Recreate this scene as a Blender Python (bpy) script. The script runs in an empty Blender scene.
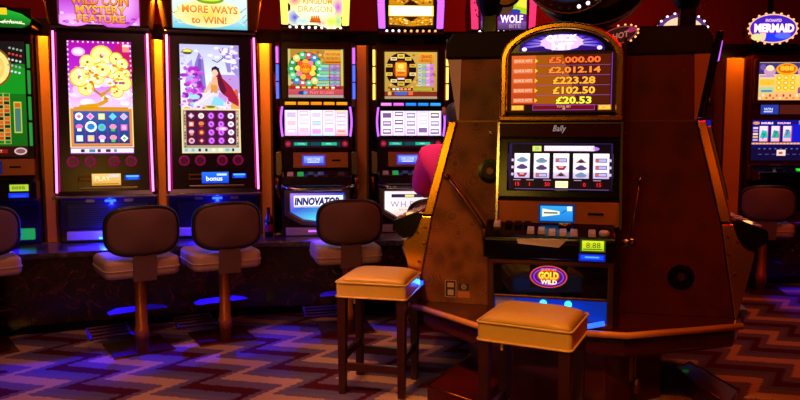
import bpy, bmesh, math, random
from mathutils import Vector, Matrix
R = random.Random(7)
PI = math.pi
scene = bpy.context.scene
COL = scene.collection

# ------------------------------------------------------------------ helpers
def lin(c):
    return c / 12.92 if c <= 0.04045 else ((c + 0.055) / 1.055) ** 2.4

def hx(h, k=1.0):
    h = h.lstrip('#')
    return tuple(lin(int(h[i:i + 2], 16) / 255) * k for i in (0, 2, 4))

MATS = {}

def mat(name, col, rough=0.5, metal=0.0, var=0.25, scale=12.0, coat=0.0, bump=0.0, bscale=60.0, detail=4.0, spec=0.5, col2=None):
    m = bpy.data.materials.new(name); m.use_nodes = True
    nt = m.node_tree; b = nt.nodes['Principled BSDF']
    tc = nt.nodes.new('ShaderNodeTexCoord')
    n = nt.nodes.new('ShaderNodeTexNoise'); n.inputs['Scale'].default_value = scale; n.inputs['Detail'].default_value = detail
    nt.links.new(tc.outputs['Object'], n.inputs['Vector'])
    mx = nt.nodes.new('ShaderNodeMix'); mx.data_type = 'RGBA'
    c = hx(col) if isinstance(col, str) else col
    c2 = hx(col2) if col2 else tuple(x * (1 - var) for x in c)
    mx.inputs['A'].default_value = (*c, 1); mx.inputs['B'].default_value = (*c2, 1)
    nt.links.new(n.outputs['Fac'], mx.inputs['Factor'])
    nt.links.new(mx.outputs['Result'], b.inputs['Base Color'])
    b.inputs['Roughness'].default_value = rough; b.inputs['Metallic'].default_value = metal
    b.inputs['Coat Weight'].default_value = coat; b.inputs['Specular IOR Level'].default_value = spec
    if bump:
        n2 = nt.nodes.new('ShaderNodeTexNoise'); n2.inputs['Scale'].default_value = bscale
        nt.links.new(tc.outputs['Object'], n2.inputs['Vector'])
        bp = nt.nodes.new('ShaderNodeBump'); bp.inputs['Strength'].default_value = bump; bp.inputs['Distance'].default_value = 0.004
        nt.links.new(n2.outputs['Fac'], bp.inputs['Height']); nt.links.new(bp.outputs['Normal'], b.inputs['Normal'])
    MATS[name] = m
    return m

def emis(name, col, strength):
    m = bpy.data.materials.new(name); m.use_nodes = True
    nt = m.node_tree; b = nt.nodes['Principled BSDF']
    c = hx(col)
    b.inputs['Base Color'].default_value = (*[x * 0.3 for x in c], 1)
    b.inputs['Emission Color'].default_value = (*c, 1); b.inputs['Emission Strength'].default_value = strength
    b.inputs['Roughness'].default_value = 0.3
    MATS[name] = m
    return m

def glow_mat(name, k):
    """lit display: emission taken from the face colours drawn on the glass"""
    m = bpy.data.materials.new(name); m.use_nodes = True
    nt = m.node_tree; b = nt.nodes['Principled BSDF']
    a = nt.nodes.new('ShaderNodeAttribute'); a.attribute_name = 'Col'
    b.inputs['Base Color'].default_value = (0.01, 0.01, 0.01, 1); b.inputs['Roughness'].default_value = 0.35
    b.inputs['Specular IOR Level'].default_value = 0.15
    nt.links.new(a.outputs['Color'], b.inputs['Emission Color']); b.inputs['Emission Strength'].default_value = k
    MATS[name] = m
    return m

class MB:
    """collects solids; build() links them as ONE mesh object"""
    def __init__(s, oz=0.0):
        s.bm = bmesh.new(); s.oz = oz
    def add(s, verts, faces):
        vs = [s.bm.verts.new((v[0], v[1], v[2] - s.oz)) for v in verts]
        for f in faces:
            try: s.bm.faces.new([vs[i] for i in f])
            except ValueError: pass
        return vs
    def box(s, x0, x1, y0, y1, z0, z1):
        v = [(x, y, z) for x in (x0, x1) for y in (y0, y1) for z in (z0, z1)]
        s.add(v, [(0, 1, 3, 2), (4, 6, 7, 5), (0, 4, 5, 1), (2, 3, 7, 6), (0, 2, 6, 4), (1, 5, 7, 3)]); return s
    def hexa(s, b, t):
        """b,t : 4 points each, same winding"""
        s.add(list(b) + list(t), [(3, 2, 1, 0), (4, 5, 6, 7), (0, 1, 5, 4), (1, 2, 6, 5), (2, 3, 7, 6), (3, 0, 4, 7)]); return s
    def prism(s, poly, a, b, axis='x'):
        """poly in the two other axes, extruded from a to b along axis"""
        def p(q, t):
            if axis == 'x': return (t, q[0], q[1])
            if axis == 'y': return (q[0], t, q[1])
            return (q[0], q[1], t)
        n = len(poly)
        vs = [p(q, a) for q in poly] + [p(q, b) for q in poly]
        s.add(vs, [tuple(range(n)), tuple(range(2 * n - 1, n - 1, -1))] + [(i, n + i, n + (i + 1) % n, (i + 1) % n) for i in range(n)]); return s
    def band(s, outer, inner, a, b, axis='y', closed=True):
        def p(q, t):
            if axis == 'x': return (t, q[0], q[1])
            if axis == 'y': return (q[0], t, q[1])
            return (q[0], q[1], t)
        n = len(outer)
        vs = [p(q, a) for q in outer] + [p(q, a) for q in inner] + [p(q, b) for q in outer] + [p(q, b) for q in inner]
        fs = []
        for i in range(n if closed else n - 1):
            j = (i + 1) % n
            fs += [(i, j, n + j, n + i), (2 * n + i, 3 * n + i, 3 * n + j, 2 * n + j), (i, 2 * n + i, 2 * n + j, j), (n + i, n + j, 3 * n + j, 3 * n + i)]
        if not closed:
            fs += [(0, n, 3 * n, 2 * n), (n - 1, 3 * n - 1, 4 * n - 1, 2 * n - 1)]
        s.add(vs, fs); return s
    def lathe(s, prof, c=(0, 0, 0), seg=24, axis='z'):
        vs = []
        for r, h in prof:
            for k in range(seg):
                a = 2 * PI * k / seg
                q = (r * math.cos(a), r * math.sin(a), h)
                if axis == 'y': q = (q[0], q[2], q[1])
                if axis == 'x': q = (q[2], q[0], q[1])
                vs.append((c[0] + q[0], c[1] + q[1], c[2] + q[2]))
        fs = []
        n = len(prof)
        for i in range(n - 1):
            for k in range(seg):
                fs.append((i * seg + k, i * seg + (k + 1) % seg, (i + 1) * seg + (k + 1) % seg, (i + 1) * seg + k))
        fs.append(tuple(range(seg))); fs.append(tuple(range((n - 1) * seg, n * seg)))
        s.add(vs, fs); return s
    def tube(s, pts, r, seg=10, closed=False, r1=None):
        pts = [Vector(p) for p in pts]; n = len(pts); vs = []; prev = None
        for i, p in enumerate(pts):
            a = pts[(i - 1) % n] if (i or closed) else p; b = pts[(i + 1) % n] if (i < n - 1 or closed) else p
            t = (b - a).normalized()
            if prev is None:
                u = t.orthogonal().normalized()
            else:
                u = (prev - t * prev.dot(t)).normalized()
            prev = u; w = t.cross(u)
            rr = r if r1 is None else r + (r1 - r) * i / (n - 1)
            vs += [tuple(p + u * (rr * math.cos(2 * PI * k / seg)) + w * (rr * math.sin(2 * PI * k / seg))) for k in range(seg)]
        fs = []
        for i in range(n if closed else n - 1):
            j = (i + 1) % n
            fs += [(i * seg + k, i * seg + (k + 1) % seg, j * seg + (k + 1) % seg, j * seg + k) for k in range(seg)]
        if not closed:
            fs += [tuple(range(seg - 1, -1, -1)), tuple(range((n - 1) * seg, n * seg))]
        s.add(vs, fs); return s
    def build(s, name, m, parent=None, bevel=0.0, smooth=False, seg=2, subsurf=0):
        bmesh.ops.recalc_face_normals(s.bm, faces=s.bm.faces)
        me = bpy.data.meshes.new(name); s.bm.to_mesh(me); s.bm.free()
        o = bpy.data.objects.new(name, me); COL.objects.link(o)
        me.materials.append(m if not isinstance(m, str) else MATS[m])
        if parent: o.parent = parent
        if bevel:
            md = o.modifiers.new('bevel', 'BEVEL'); md.width = bevel; md.segments = seg; md.limit_method = 'ANGLE'; md.angle_limit = 0.6
        if subsurf:
            md = o.modifiers.new('sub', 'SUBSURF'); md.levels = subsurf; md.render_levels = subsurf
        if smooth:
            for p in me.polygons: p.use_smooth = True
        return o

TEXT_CACHE = {}
def text_polys(txt, bold=0.0, shear=0.0):
    key = (txt, bold, shear)
    if key not in TEXT_CACHE:
        cu = bpy.data.curves.new('text', 'FONT'); cu.body = txt; cu.align_x = 'CENTER'; cu.align_y = 'CENTER'
        cu.resolution_u = 2; cu.offset = bold; cu.shear = shear; cu.fill_mode = 'FRONT'
        o = bpy.data.objects.new('text', cu); COL.objects.link(o)
        dg = bpy.context.evaluated_depsgraph_get(); me = o.evaluated_get(dg).to_mesh()
        vs = [(v.co.x, v.co.y) for v in me.vertices]; fs = [tuple(p.vertices) for p in me.polygons]
        xs = [v[0] for v in vs]; ys = [v[1] for v in vs]
        cx, cy, w, h = (min(xs) + max(xs)) / 2, (min(ys) + max(ys)) / 2, max(xs) - min(xs), max(ys) - min(ys)
        TEXT_CACHE[key] = ([(x - cx, y - cy) for x, y in vs], fs, w, h)
        o.evaluated_get(dg).to_mesh_clear()
        bpy.data.objects.remove(o); bpy.data.curves.remove(cu)
    return TEXT_CACHE[key]

class Art:
    """flat lit graphics behind one pane of glass: drawn shapes in (x, z), one mesh"""
    STEP = 0.0006
    def __init__(s): s.f = []
    def poly(s, pts, col, layer=0, k=1.0, cols=None):
        c = hx(col, k) if isinstance(col, str) else col
        s.f.append((list(pts), cols or [c] * len(pts), layer)); return s
    def rect(s, x0, z0, x1, z1, col, layer=0, k=1.0, col2=None, k2=None):
        cols = None
        if col2:
            a, b = hx(col, k), hx(col2, k2 or k)
            cols = [a, a, b, b]
        return s.poly([(x0, z0), (x1, z0), (x1, z1), (x0, z1)], col, layer, k, cols)
    def ell(s, cx, cz, rx, rz, col, layer=1, k=1.0, n=20, col2=None, k2=1.0):
        pts = [(cx + rx * math.cos(2 * PI * i / n), cz + rz * math.sin(2 * PI * i / n)) for i in range(n)]
        if col2:
            a, b = hx(col, k), hx(col2, k2)
            for i in range(n):
                s.f.append(([(cx, cz), pts[i], pts[(i + 1) % n]], [a, b, b], layer))
            return s
        return s.poly(pts, col, layer, k)
    def ring(s, cx, cz, rx, rz, t, col, layer=1, k=1.0, n=24, a0=0, a1=2 * PI):
        for i in range(n):
            a, b = a0 + (a1 - a0) * i / n, a0 + (a1 - a0) * (i + 1) / n
            s.poly([(cx + rx * math.cos(a), cz + rz * math.sin(a)), (cx + rx * math.cos(b), cz + rz * math.sin(b)),
                    (cx + (rx - t) * math.cos(b), cz + (rz - t) * math.sin(b)), (cx + (rx - t) * math.cos(a), cz + (rz - t) * math.sin(a))], col, layer, k)
        return s
    def frame(s, x0, z0, x1, z1, t, col, layer=1, k=1.0):
        s.rect(x0, z0, x1, z0 + t, col, layer, k); s.rect(x0, z1 - t, x1, z1, col, layer, k)
        s.rect(x0, z0 + t, x0 + t, z1 - t, col, layer, k); s.rect(x1 - t, z0 + t, x1, z1 - t, col, layer, k); return s
    def line(s, pts, w, col, layer=1, k=1.0, w1=None):
        n = len(pts)
        for i in range(n - 1):
            (x0, z0), (x1, z1) = pts[i], pts[i + 1]
            L = math.hypot(x1 - x0, z1 - z0) or 1; nx, nz = -(z1 - z0) / L, (x1 - x0) / L
            wa = w if w1 is None else w + (w1 - w) * i / (n - 1); wb = w if w1 is None else w + (w1 - w) * (i + 1) / (n - 1)
            s.poly([(x0 + nx * wa / 2, z0 + nz * wa / 2), (x0 - nx * wa / 2, z0 - nz * wa / 2), (x1 - nx * wb / 2, z1 - nz * wb / 2), (x1 + nx * wb / 2, z1 + nz * wb / 2)], col, layer, k)
        return s
    def text(s, txt, cx, cz, h, col, layer=3, k=1.0, w=None, bold=0.0, shear=0.0, outline=None, ok=1.0, arch=0.0, col2=None):
        vs, fs, tw, th = text_polys(txt, bold, shear)
        sz = h / th; sx = (w / tw) if w else sz
        c, c2 = hx(col, k), hx(col2 or col, k)
        for f in fs:
            pts = [(cx + vs[i][0] * sx, cz + vs[i][1] * sz + arch * (1 - (2 * vs[i][0] / tw) ** 2)) for i in f]
            cc = [tuple(c2[j] + (c[j] - c2[j]) * (vs[i][1] / th + 0.5) for j in range(3)) for i in f]
            s.f.append((pts, cc, layer))
        if outline:
            s.text(txt, cx, cz - h * 0.03, h * 1.1, outline, layer - 1, ok, (w or tw * sx) * 1.03, bold + 0.035, shear, arch=arch)
        return s
    def build(s, name, parent, y, z0=0.0, slope=0.0, m='screen_glow', oz=0.0, dx=0.0, back=0.004):
        """plane at depth y (front is -y); slope = dy/dz about z0; a thin glass slab backs it"""
        bm = bmesh.new(); lay = bm.loops.layers.float_color.new('Col')
        for pts, cols, L in s.f:
            vs = [bm.verts.new((x + dx, y + slope * (z - z0) - L * s.STEP, z - oz)) for x, z in pts]
            try: f = bm.faces.new(vs)
            except ValueError: continue
            f.normal_update()
            if f.normal.y > 0: f.normal_flip()
            d = {v: c for v, c in zip(vs, cols)}
            for l in f.loops: l[lay] = (*d[l.vert], 1)
        if back:
            P = [q for p, c, L in s.f for q in p]
            x0, x1, a, b = min(p[0] for p in P), max(p[0] for p in P), min(p[1] for p in P), max(p[1] for p in P)
            q = [(x0, a), (x1, a), (x1, b), (x0, b)]
            v = [bm.verts.new((x + dx, y + slope * (z - z0) + e, z - oz)) for e in (0.001, back) for x, z in q]
            for fi in ((0, 1, 2, 3), (7, 6, 5, 4), (0, 4, 5, 1), (1, 5, 6, 2), (2, 6, 7, 3), (3, 7, 4, 0)):
                f = bm.faces.new([v[i] for i in fi])
                for l in f.loops: l[lay] = (0, 0, 0, 1)
        me = bpy.data.meshes.new(name); bm.to_mesh(me); bm.free()
        o = bpy.data.objects.new(name, me); COL.objects.link(o); me.materials.append(MATS[m])
        if parent: o.parent = parent
        return o

def thing(name, label, cat, loc=(0, 0, 0), rz=0.0, group=None):
    o = bpy.data.objects.new(name, None); COL.objects.link(o); o.empty_display_size = 0.1
    o.location = loc; o.rotation_euler = (0, 0, math.radians(rz)); o['label'] = label; o['category'] = cat
    if group: o['group'] = group
    return o

def tag(o, label, cat, group=None):
    o['label'] = label; o['category'] = cat
    if group: o['group'] = group
    return o

def struct(o): o['kind'] = 'structure'; return o

def dup(root, loc, rz, label, group=None):
    def cp(o, par):
        c = o.copy(); COL.objects.link(c); c.parent = par
        for ch in list(o.children): cp(ch, c)
        return c
    r = cp(root, None); r.location = loc; r.rotation_euler = (0, 0, math.radians(rz)); r['label'] = label
    if group: r['group'] = group
    return r

def light(name, kind, loc, energy, col, size=0.1, target=None, spot=60, blend=0.6):
    d = bpy.data.lights.new(name, kind); d.energy = energy; d.color = hx(col)
    o = bpy.data.objects.new(name, d); COL.objects.link(o); o.location = loc
    if kind == 'AREA': d.size = size
    elif kind in ('POINT', 'SPOT'): d.shadow_soft_size = size
    if kind == 'SPOT': d.spot_size = math.radians(spot); d.spot_blend = blend
    if target is not None:
        o.rotation_euler = (Vector(target) - Vector(loc)).to_track_quat('-Z', 'Y').to_euler()
    return o

def frame_pt(o, ang, u, v, z=0.0):
    a = math.radians(ang)
    return (o[0] + u * math.cos(a) - v * math.sin(a), o[1] + u * math.sin(a) + v * math.cos(a), z)

def rrect(cx, cz, hw, hh, r, n=6):
    pts = []
    for sx, sz, a0 in ((1, 1, 0), (-1, 1, PI / 2), (-1, -1, PI), (1, -1, 1.5 * PI)):
        for i in range(n + 1):
            a = a0 + PI / 2 * i / n
            pts.append((cx + sx * (hw - r) + r * math.cos(a), cz + sz * (hh - r) + r * math.sin(a)))
    return pts

# ------------------------------------------------------------------ materials
mat('black_plastic', '#0c060a', 0.2, 0, 0.3, spec=0.3)
mat('glow_tinted_black', '#240822', 0.22, 0, 0.3, spec=0.3)  # black plastic with the purple neon glow put into its colour
mat('dark_red_plastic', '#3a0812', 0.22, 0, 0.3, spec=0.3)
mat('navy_black', '#0a0a1c', 0.35, 0, 0.3)
mat('chrome', '#c8b8b0', 0.18, 1.0, 0.1)
mat('dull_chrome', '#8d7a76', 0.32, 1.0, 0.2)
mat('bronze', '#7a4a2a', 0.35, 0.9, 0.3)
mat('gold', '#e2a02c', 0.24, 1.0, 0.2, scale=6)
mat('brass', '#a8602a', 0.28, 1.0, 0.2)
mat('mahogany', '#4a0c08', 0.28, 0, 0.45, scale=5, coat=0.35)
mat('dark_wood', '#3a0d08', 0.35, 0, 0.4, scale=9, coat=0.2)
mat('orange_wood', '#d88434', 0.45, 0, 0.25, scale=7)
mat('red_paint', '#7a120e', 0.7, 0, 0.15, scale=2)
mat('dark_ceiling', '#1c0a0a', 0.8, 0, 0.2)
mat('soffit_black', '#12080a', 0.55, 0, 0.2, spec=0.2)
mat('seat_vinyl', '#b48e7c', 0.5, 0, 0.12, bump=0.15, bscale=220)
mat('back_mesh', '#6a4640', 0.75, 0, 0.25, scale=240, bump=0.3, bscale=500)
mat('rubber', '#0c0709', 0.4, 0, 0.2)
mat('yellow_vinyl', '#d8a84c', 0.42, 0, 0.10, scale=30, bump=0.12, bscale=260)
mat('piping', '#dcb060', 0.45, 0, 0.1)
mat('pole_metal', '#b8683c', 0.32, 0.5, 0.2)
mat('tread_metal', '#482830', 0.5, 0.8, 0.3)
mat('laminate_brown', '#b0662e', 0.4, 0, 0.12, scale=20)
mat('silver_panel', '#b8a0b4', 0.4, 0.3, 0.15)
mat('lit_nosing_wood', '#d08648', 0.3, 0, 0.15, coat=0.3)  # paler than the mahogany: lamp light on the edge put into the colour
mat('skin', '#c98a68', 0.5, 0, 0.08)
mat('pink_cloth', '#f0207a', 0.8, 0, 0.12, scale=40, bump=0.2, bscale=300)
mat('trouser_cloth', '#1c1a28', 0.85, 0, 0.2, scale=40)
mat('hair', '#20120c', 0.6, 0, 0.4, scale=60)
mat('bottle_glass', '#1a0a08', 0.12, 0, 0.2, coat=0.5)
mat('smoked_glass', '#06030c', 0.1, 0, 0.1, coat=0.5)
mat('white_button', '#cfc4d6', 0.4, 0, 0.1)
mat('sticker_black', '#141010', 0.5, 0, 0.1)
emis('led_pink', '#ff7fd2', 2.6); emis('led_magenta', '#e01090', 0.5)
emis('led_violet', '#c060ff', 1.6); emis('led_blue', '#4060ff', 1.8); emis('led_cream', '#ffd860', 1.7)
emis('led_green', '#1c9a40', 0.9); emis('bulb_white', '#ffe8f4', 2.4); emis('bulb_warm', '#ffb060', 1.6)
emis('lens_blue', '#2050ff', 3.2); emis('lens_cyan', '#40d0ff', 2.0); emis('lens_red', '#b01060', 0.35)
emis('led_wine', '#70103c', 0.22); emis('led_rose', '#f83070', 1.2); emis('tray_blue_glow', '#0840d0', 0.45); emis('glow_green', '#20e030', 1.1)
glow_mat('screen_glow', 1.25)

def swirl_panel(name, c1, c2, rough):
    """engine-turned sheet: overlapping round swirls"""
    m = bpy.data.materials.new(name); m.use_nodes = True; nt = m.node_tree; b = nt.nodes['Principled BSDF']
    tc = nt.nodes.new('ShaderNodeTexCoord')
    v = nt.nodes.new('ShaderNodeTexVoronoi'); v.inputs['Scale'].default_value = 8.0
    nt.links.new(tc.outputs['Object'], v.inputs['Vector'])
    n = nt.nodes.new('ShaderNodeTexNoise'); n.inputs['Scale'].default_value = 6.0; n.inputs['Detail'].default_value = 3
    nt.links.new(tc.outputs['Object'], n.inputs['Vector'])
    w1 = nt.nodes.new('ShaderNodeMath'); w1.operation = 'MULTIPLY'; w1.inputs[1].default_value = 70.0
    nt.links.new(v.outputs['Distance'], w1.inputs[0])
    w2 = nt.nodes.new('ShaderNodeMath'); w2.operation = 'SINE'; nt.links.new(w1.outputs[0], w2.inputs[0])
    w3 = nt.nodes.new('ShaderNodeMath'); w3.operation = 'MULTIPLY_ADD'; w3.inputs[1].default_value = 0.10
    nt.links.new(w2.outputs[0], w3.inputs[0]); nt.links.new(n.outputs['Fac'], w3.inputs[2])
    ad = nt.nodes.new('ShaderNodeMath'); ad.operation = 'MULTIPLY_ADD'; ad.inputs[1].default_value = 0.45
    nt.links.new(v.outputs['Distance'], ad.inputs[0]); nt.links.new(w3.outputs[0], ad.inputs[2])
    cr = nt.nodes.new('ShaderNodeValToRGB')
    cr.color_ramp.elements[0].position = 0.36; cr.color_ramp.elements[0].color = (*hx(c1), 1)
    cr.color_ramp.elements[1].position = 0.86; cr.color_ramp.elements[1].color = (*hx(c2), 1)
    nt.links.new(ad.outputs[0], cr.inputs['Fac']); nt.links.new(cr.outputs['Color'], b.inputs['Base Color'])
    b.inputs['Roughness'].default_value = rough; b.inputs['Specular IOR Level'].default_value = 0.3
    MATS[name] = m
swirl_panel('swirl_bronze', '#3c1408', '#804622', 0.42)
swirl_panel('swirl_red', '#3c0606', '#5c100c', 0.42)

def marble(name, c0, c1, c2, c3):
    m = bpy.data.materials.new(name); m.use_nodes = True; nt = m.node_tree; b = nt.nodes['Principled BSDF']
    tc = nt.nodes.new('ShaderNodeTexCoord')
    n = nt.nodes.new('ShaderNodeTexNoise'); n.inputs['Scale'].default_value = 9; n.inputs['Detail'].default_value = 10; n.inputs['Distortion'].default_value = 1.6; n.inputs['Roughness'].default_value = 0.7
    nt.links.new(tc.outputs['Object'], n.inputs['Vector'])
    cr = nt.nodes.new('ShaderNodeValToRGB'); e = cr.color_ramp.elements
    e[0].position = 0.40; e[0].color = (*hx(c0), 1); e[1].position = 0.75; e[1].color = (*hx(c3), 1)
    k = e.new(0.55); k.color = (*hx(c1), 1); k = e.new(0.64); k.color = (*hx(c2), 1)
    nt.links.new(n.outputs['Fac'], cr.inputs['Fac']); nt.links.new(cr.outputs['Color'], b.inputs['Base Color'])
    b.inputs['Roughness'].default_value = 0.22
    MATS[name] = m
marble('red_marble', '#140406', '#2c0c0e', '#4c1e1a', '#b47460')
marble('counter_marble', '#2c2024', '#4c3c40', '#6c5858', '#b09890')

def carpet():
    """flame-stitch carpet: slanting zigzag bands of tan, grey-blue and maroon, stepped like the weave"""
    m = bpy.data.materials.new('carpet'); m.use_nodes = True; nt = m.node_tree; b = nt.nodes['Principled BSDF']
    tc = nt.nodes.new('ShaderNodeTexCoord'); sp = nt.nodes.new('ShaderNodeSeparateXYZ')
    nz = nt.nodes.new('ShaderNodeTexNoise'); nz.inputs['Scale'].default_value = 26; nz.inputs['Detail'].default_value = 2
    nt.links.new(tc.outputs['Object'], nz.inputs['Vector'])
    nt.links.new(tc.outputs['Object'], sp.inputs[0])
    def M(op, a, bb=None, c=None):
        n = nt.nodes.new('ShaderNodeMath'); n.operation = op
        for i, q in enumerate((a, bb, c)):
            if q is None: continue
            if isinstance(q, (int, float)): n.inputs[i].default_value = q
            else: nt.links.new(q, n.inputs[i])
        return n.outputs[0]
    x, y = sp.outputs[0], sp.outputs[1]
    wob = M('MULTIPLY', M('SUBTRACT', nz.outputs['Fac'], 0.5), 0.05)
    # point (-1.09, 4.82) is a right-hand corner of a tan band
    ax, ay = 0.604, -0.797
    a = M('ADD', M('MULTIPLY', M('ADD', x, 1.09), ax), M('MULTIPLY', M('ADD', y, -4.82), ay))
    bq = M('ADD', M('MULTIPLY', M('ADD', x, 1.09), -ay), M('MULTIPLY', M('ADD', y, -4.82), ax))
    bq = M('ADD', bq, wob)
    t = M('FRACT', M('DIVIDE', a, 0.42))
    t = M('DIVIDE', M('ADD', M('FLOOR', M('MULTIPLY', t, 26.0)), 0.5), 26.0)
    r = 0.22
    down = M('DIVIDE', t, r)                       # 0..1 over the short leg
    up = M('DIVIDE', M('SUBTRACT', 1.0, t), 1 - r)
    saw = M('MINIMUM', down, up)                   # 0 at corner, 1 at far corner
    q = M('FRACT', M('DIVIDE', M('ADD', bq, M('MULTIPLY', saw, 0.27)), 0.566))
    cr = nt.nodes.new('ShaderNodeValToRGB'); cr.color_ramp.interpolation = 'CONSTANT'; e = cr.color_ramp.elements
    cols = [(0.0, '#6c5a74'), (0.16, '#5c5278'), (0.30, '#4c0a1a'), (0.52, '#6e5672'), (0.75, '#c09478')]
    e[0].position = 0; e[0].color = (*hx(cols[0][1]), 1); e[1].position = cols[1][0]; e[1].color = (*hx(cols[1][1]), 1)
    for p, c in cols[2:]:
        k = e.new(p); k.color = (*hx(c), 1)
    nt.links.new(q, cr.inputs['Fac'])
    n2 = nt.nodes.new('ShaderNodeTexNoise'); n2.inputs['Scale'].default_value = 300
    nt.links.new(tc.outputs['Object'], n2.inputs['Vector'])
    mx = nt.nodes.new('ShaderNodeMix'); mx.data_type = 'RGBA'; mx.blend_type = 'MULTIPLY'; mx.inputs['Factor'].default_value = 0.5
    nt.links.new(cr.outputs['Color'], mx.inputs['A']); nt.links.new(n2.outputs['Color'], mx.inputs['B'])
    nt.links.new(mx.outputs['Result'], b.inputs['Base Color'])
    b.inputs['Roughness'].default_value = 0.95; b.inputs['Specular IOR Level'].default_value = 0.1
    bp = nt.nodes.new('ShaderNodeBump'); bp.inputs['Strength'].default_value = 0.4; bp.inputs['Distance'].default_value = 0.003
    nt.links.new(n2.outputs['Fac'], bp.inputs['Height']); nt.links.new(bp.outputs['Normal'], b.inputs['Normal'])
    MATS['carpet'] = m
carpet()

# ------------------------------------------------------------------ camera (standing eye height, looking slightly down)
cam = bpy.data.cameras.new('camera'); co = bpy.data.objects.new('camera', cam); COL.objects.link(co)
cam.sensor_width = 36; cam.lens = 36 * 700 / 800; co.location = (0, 0, 1.5)
PITCH = math.atan(67 / 700); co.rotation_euler = (PI / 2 - PITCH, 0, 0)
scene.camera = co

# ------------------------------------------------------------------ the room
struct(MB().box(-5, 7, -2.5, 8.6, -0.06, 0).build('floor', 'carpet'))
struct(MB().box(-5, 7, 8.3, 8.4, 0, 3.5).build('wall_back', 'red_paint'))
struct(MB().box(-5.1, -5, -2.5, 8.4, 0, 3.5).build('wall_left', 'red_paint'))
struct(MB().box(7, 7.1, -2.5, 8.4, 0, 3.5).build('wall_right', 'red_paint'))
struct(MB().box(-5.1, 7.1, -2.5, 8.4, 3.5, 3.56).build('ceiling', 'dark_ceiling'))

CZ = 0.62
# bank plinth : marble counter on which the row of machines stands
FA, FB, FC = (-4.2, 4.55), (-1.1, 5.66), (2.25, 5.895)
def bank_poly(f, bk):
    o = []
    for (x, y) in (FA, FB, FC): o.append((x, y - f))
    for (x, y) in (FC, FB, FA): o.append((x, y + bk))
    return o
pl = thing('machine_plinth', 'long dark marble plinth under the back row of slot machines', 'counter', (-1.1, 5.66, 0))
def offs(poly): return [(x + 1.1, y - 5.66) for x, y in poly]
MB().prism(offs(bank_poly(-0.06, 0.92)), 0.0, 0.08, 'z').build('toe_kick', 'black_plastic', pl)
MB().prism(offs(bank_poly(0, 0.94)), 0.08, 0.575, 'z').build('base', 'red_marble', pl)
MB().prism(offs(bank_poly(0.03, 0.95)), 0.575, CZ, 'z').build('countertop', 'counter_marble', pl, bevel=0.008)

# ------------------------------------------------------------------ neon machines with tall screens
def slot_icon(A, x, z, s, r, pal, layer=3):
    c = r.choice(pal); t = r.randrange(4)
    if t == 0: A.ell(x, z, s, s, c, layer, n=12); A.ell(x, z, s * .5, s * .5, r.choice(pal), layer + 1, n=10)
    elif t == 1: A.poly([(x, z + s), (x + s, z), (x, z - s), (x - s, z)], c, layer); A.ell(x, z, s * .4, s * .4, r.choice(pal), layer + 1, n=8)
    elif t == 2: A.ell(x, z + s * .2, s * .9, s * .7, c, layer, n=12); A.rect(x - s * .5, z - s, x + s * .5, z - s * .3, r.choice(pal), layer + 1)
    else: A.rect(x - s * .8, z - s * .8, x + s * .8, z + s * .8, c, layer); A.ell(x, z, s * .55, s * .6, r.choice(pal), layer + 1, n=10)

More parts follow.
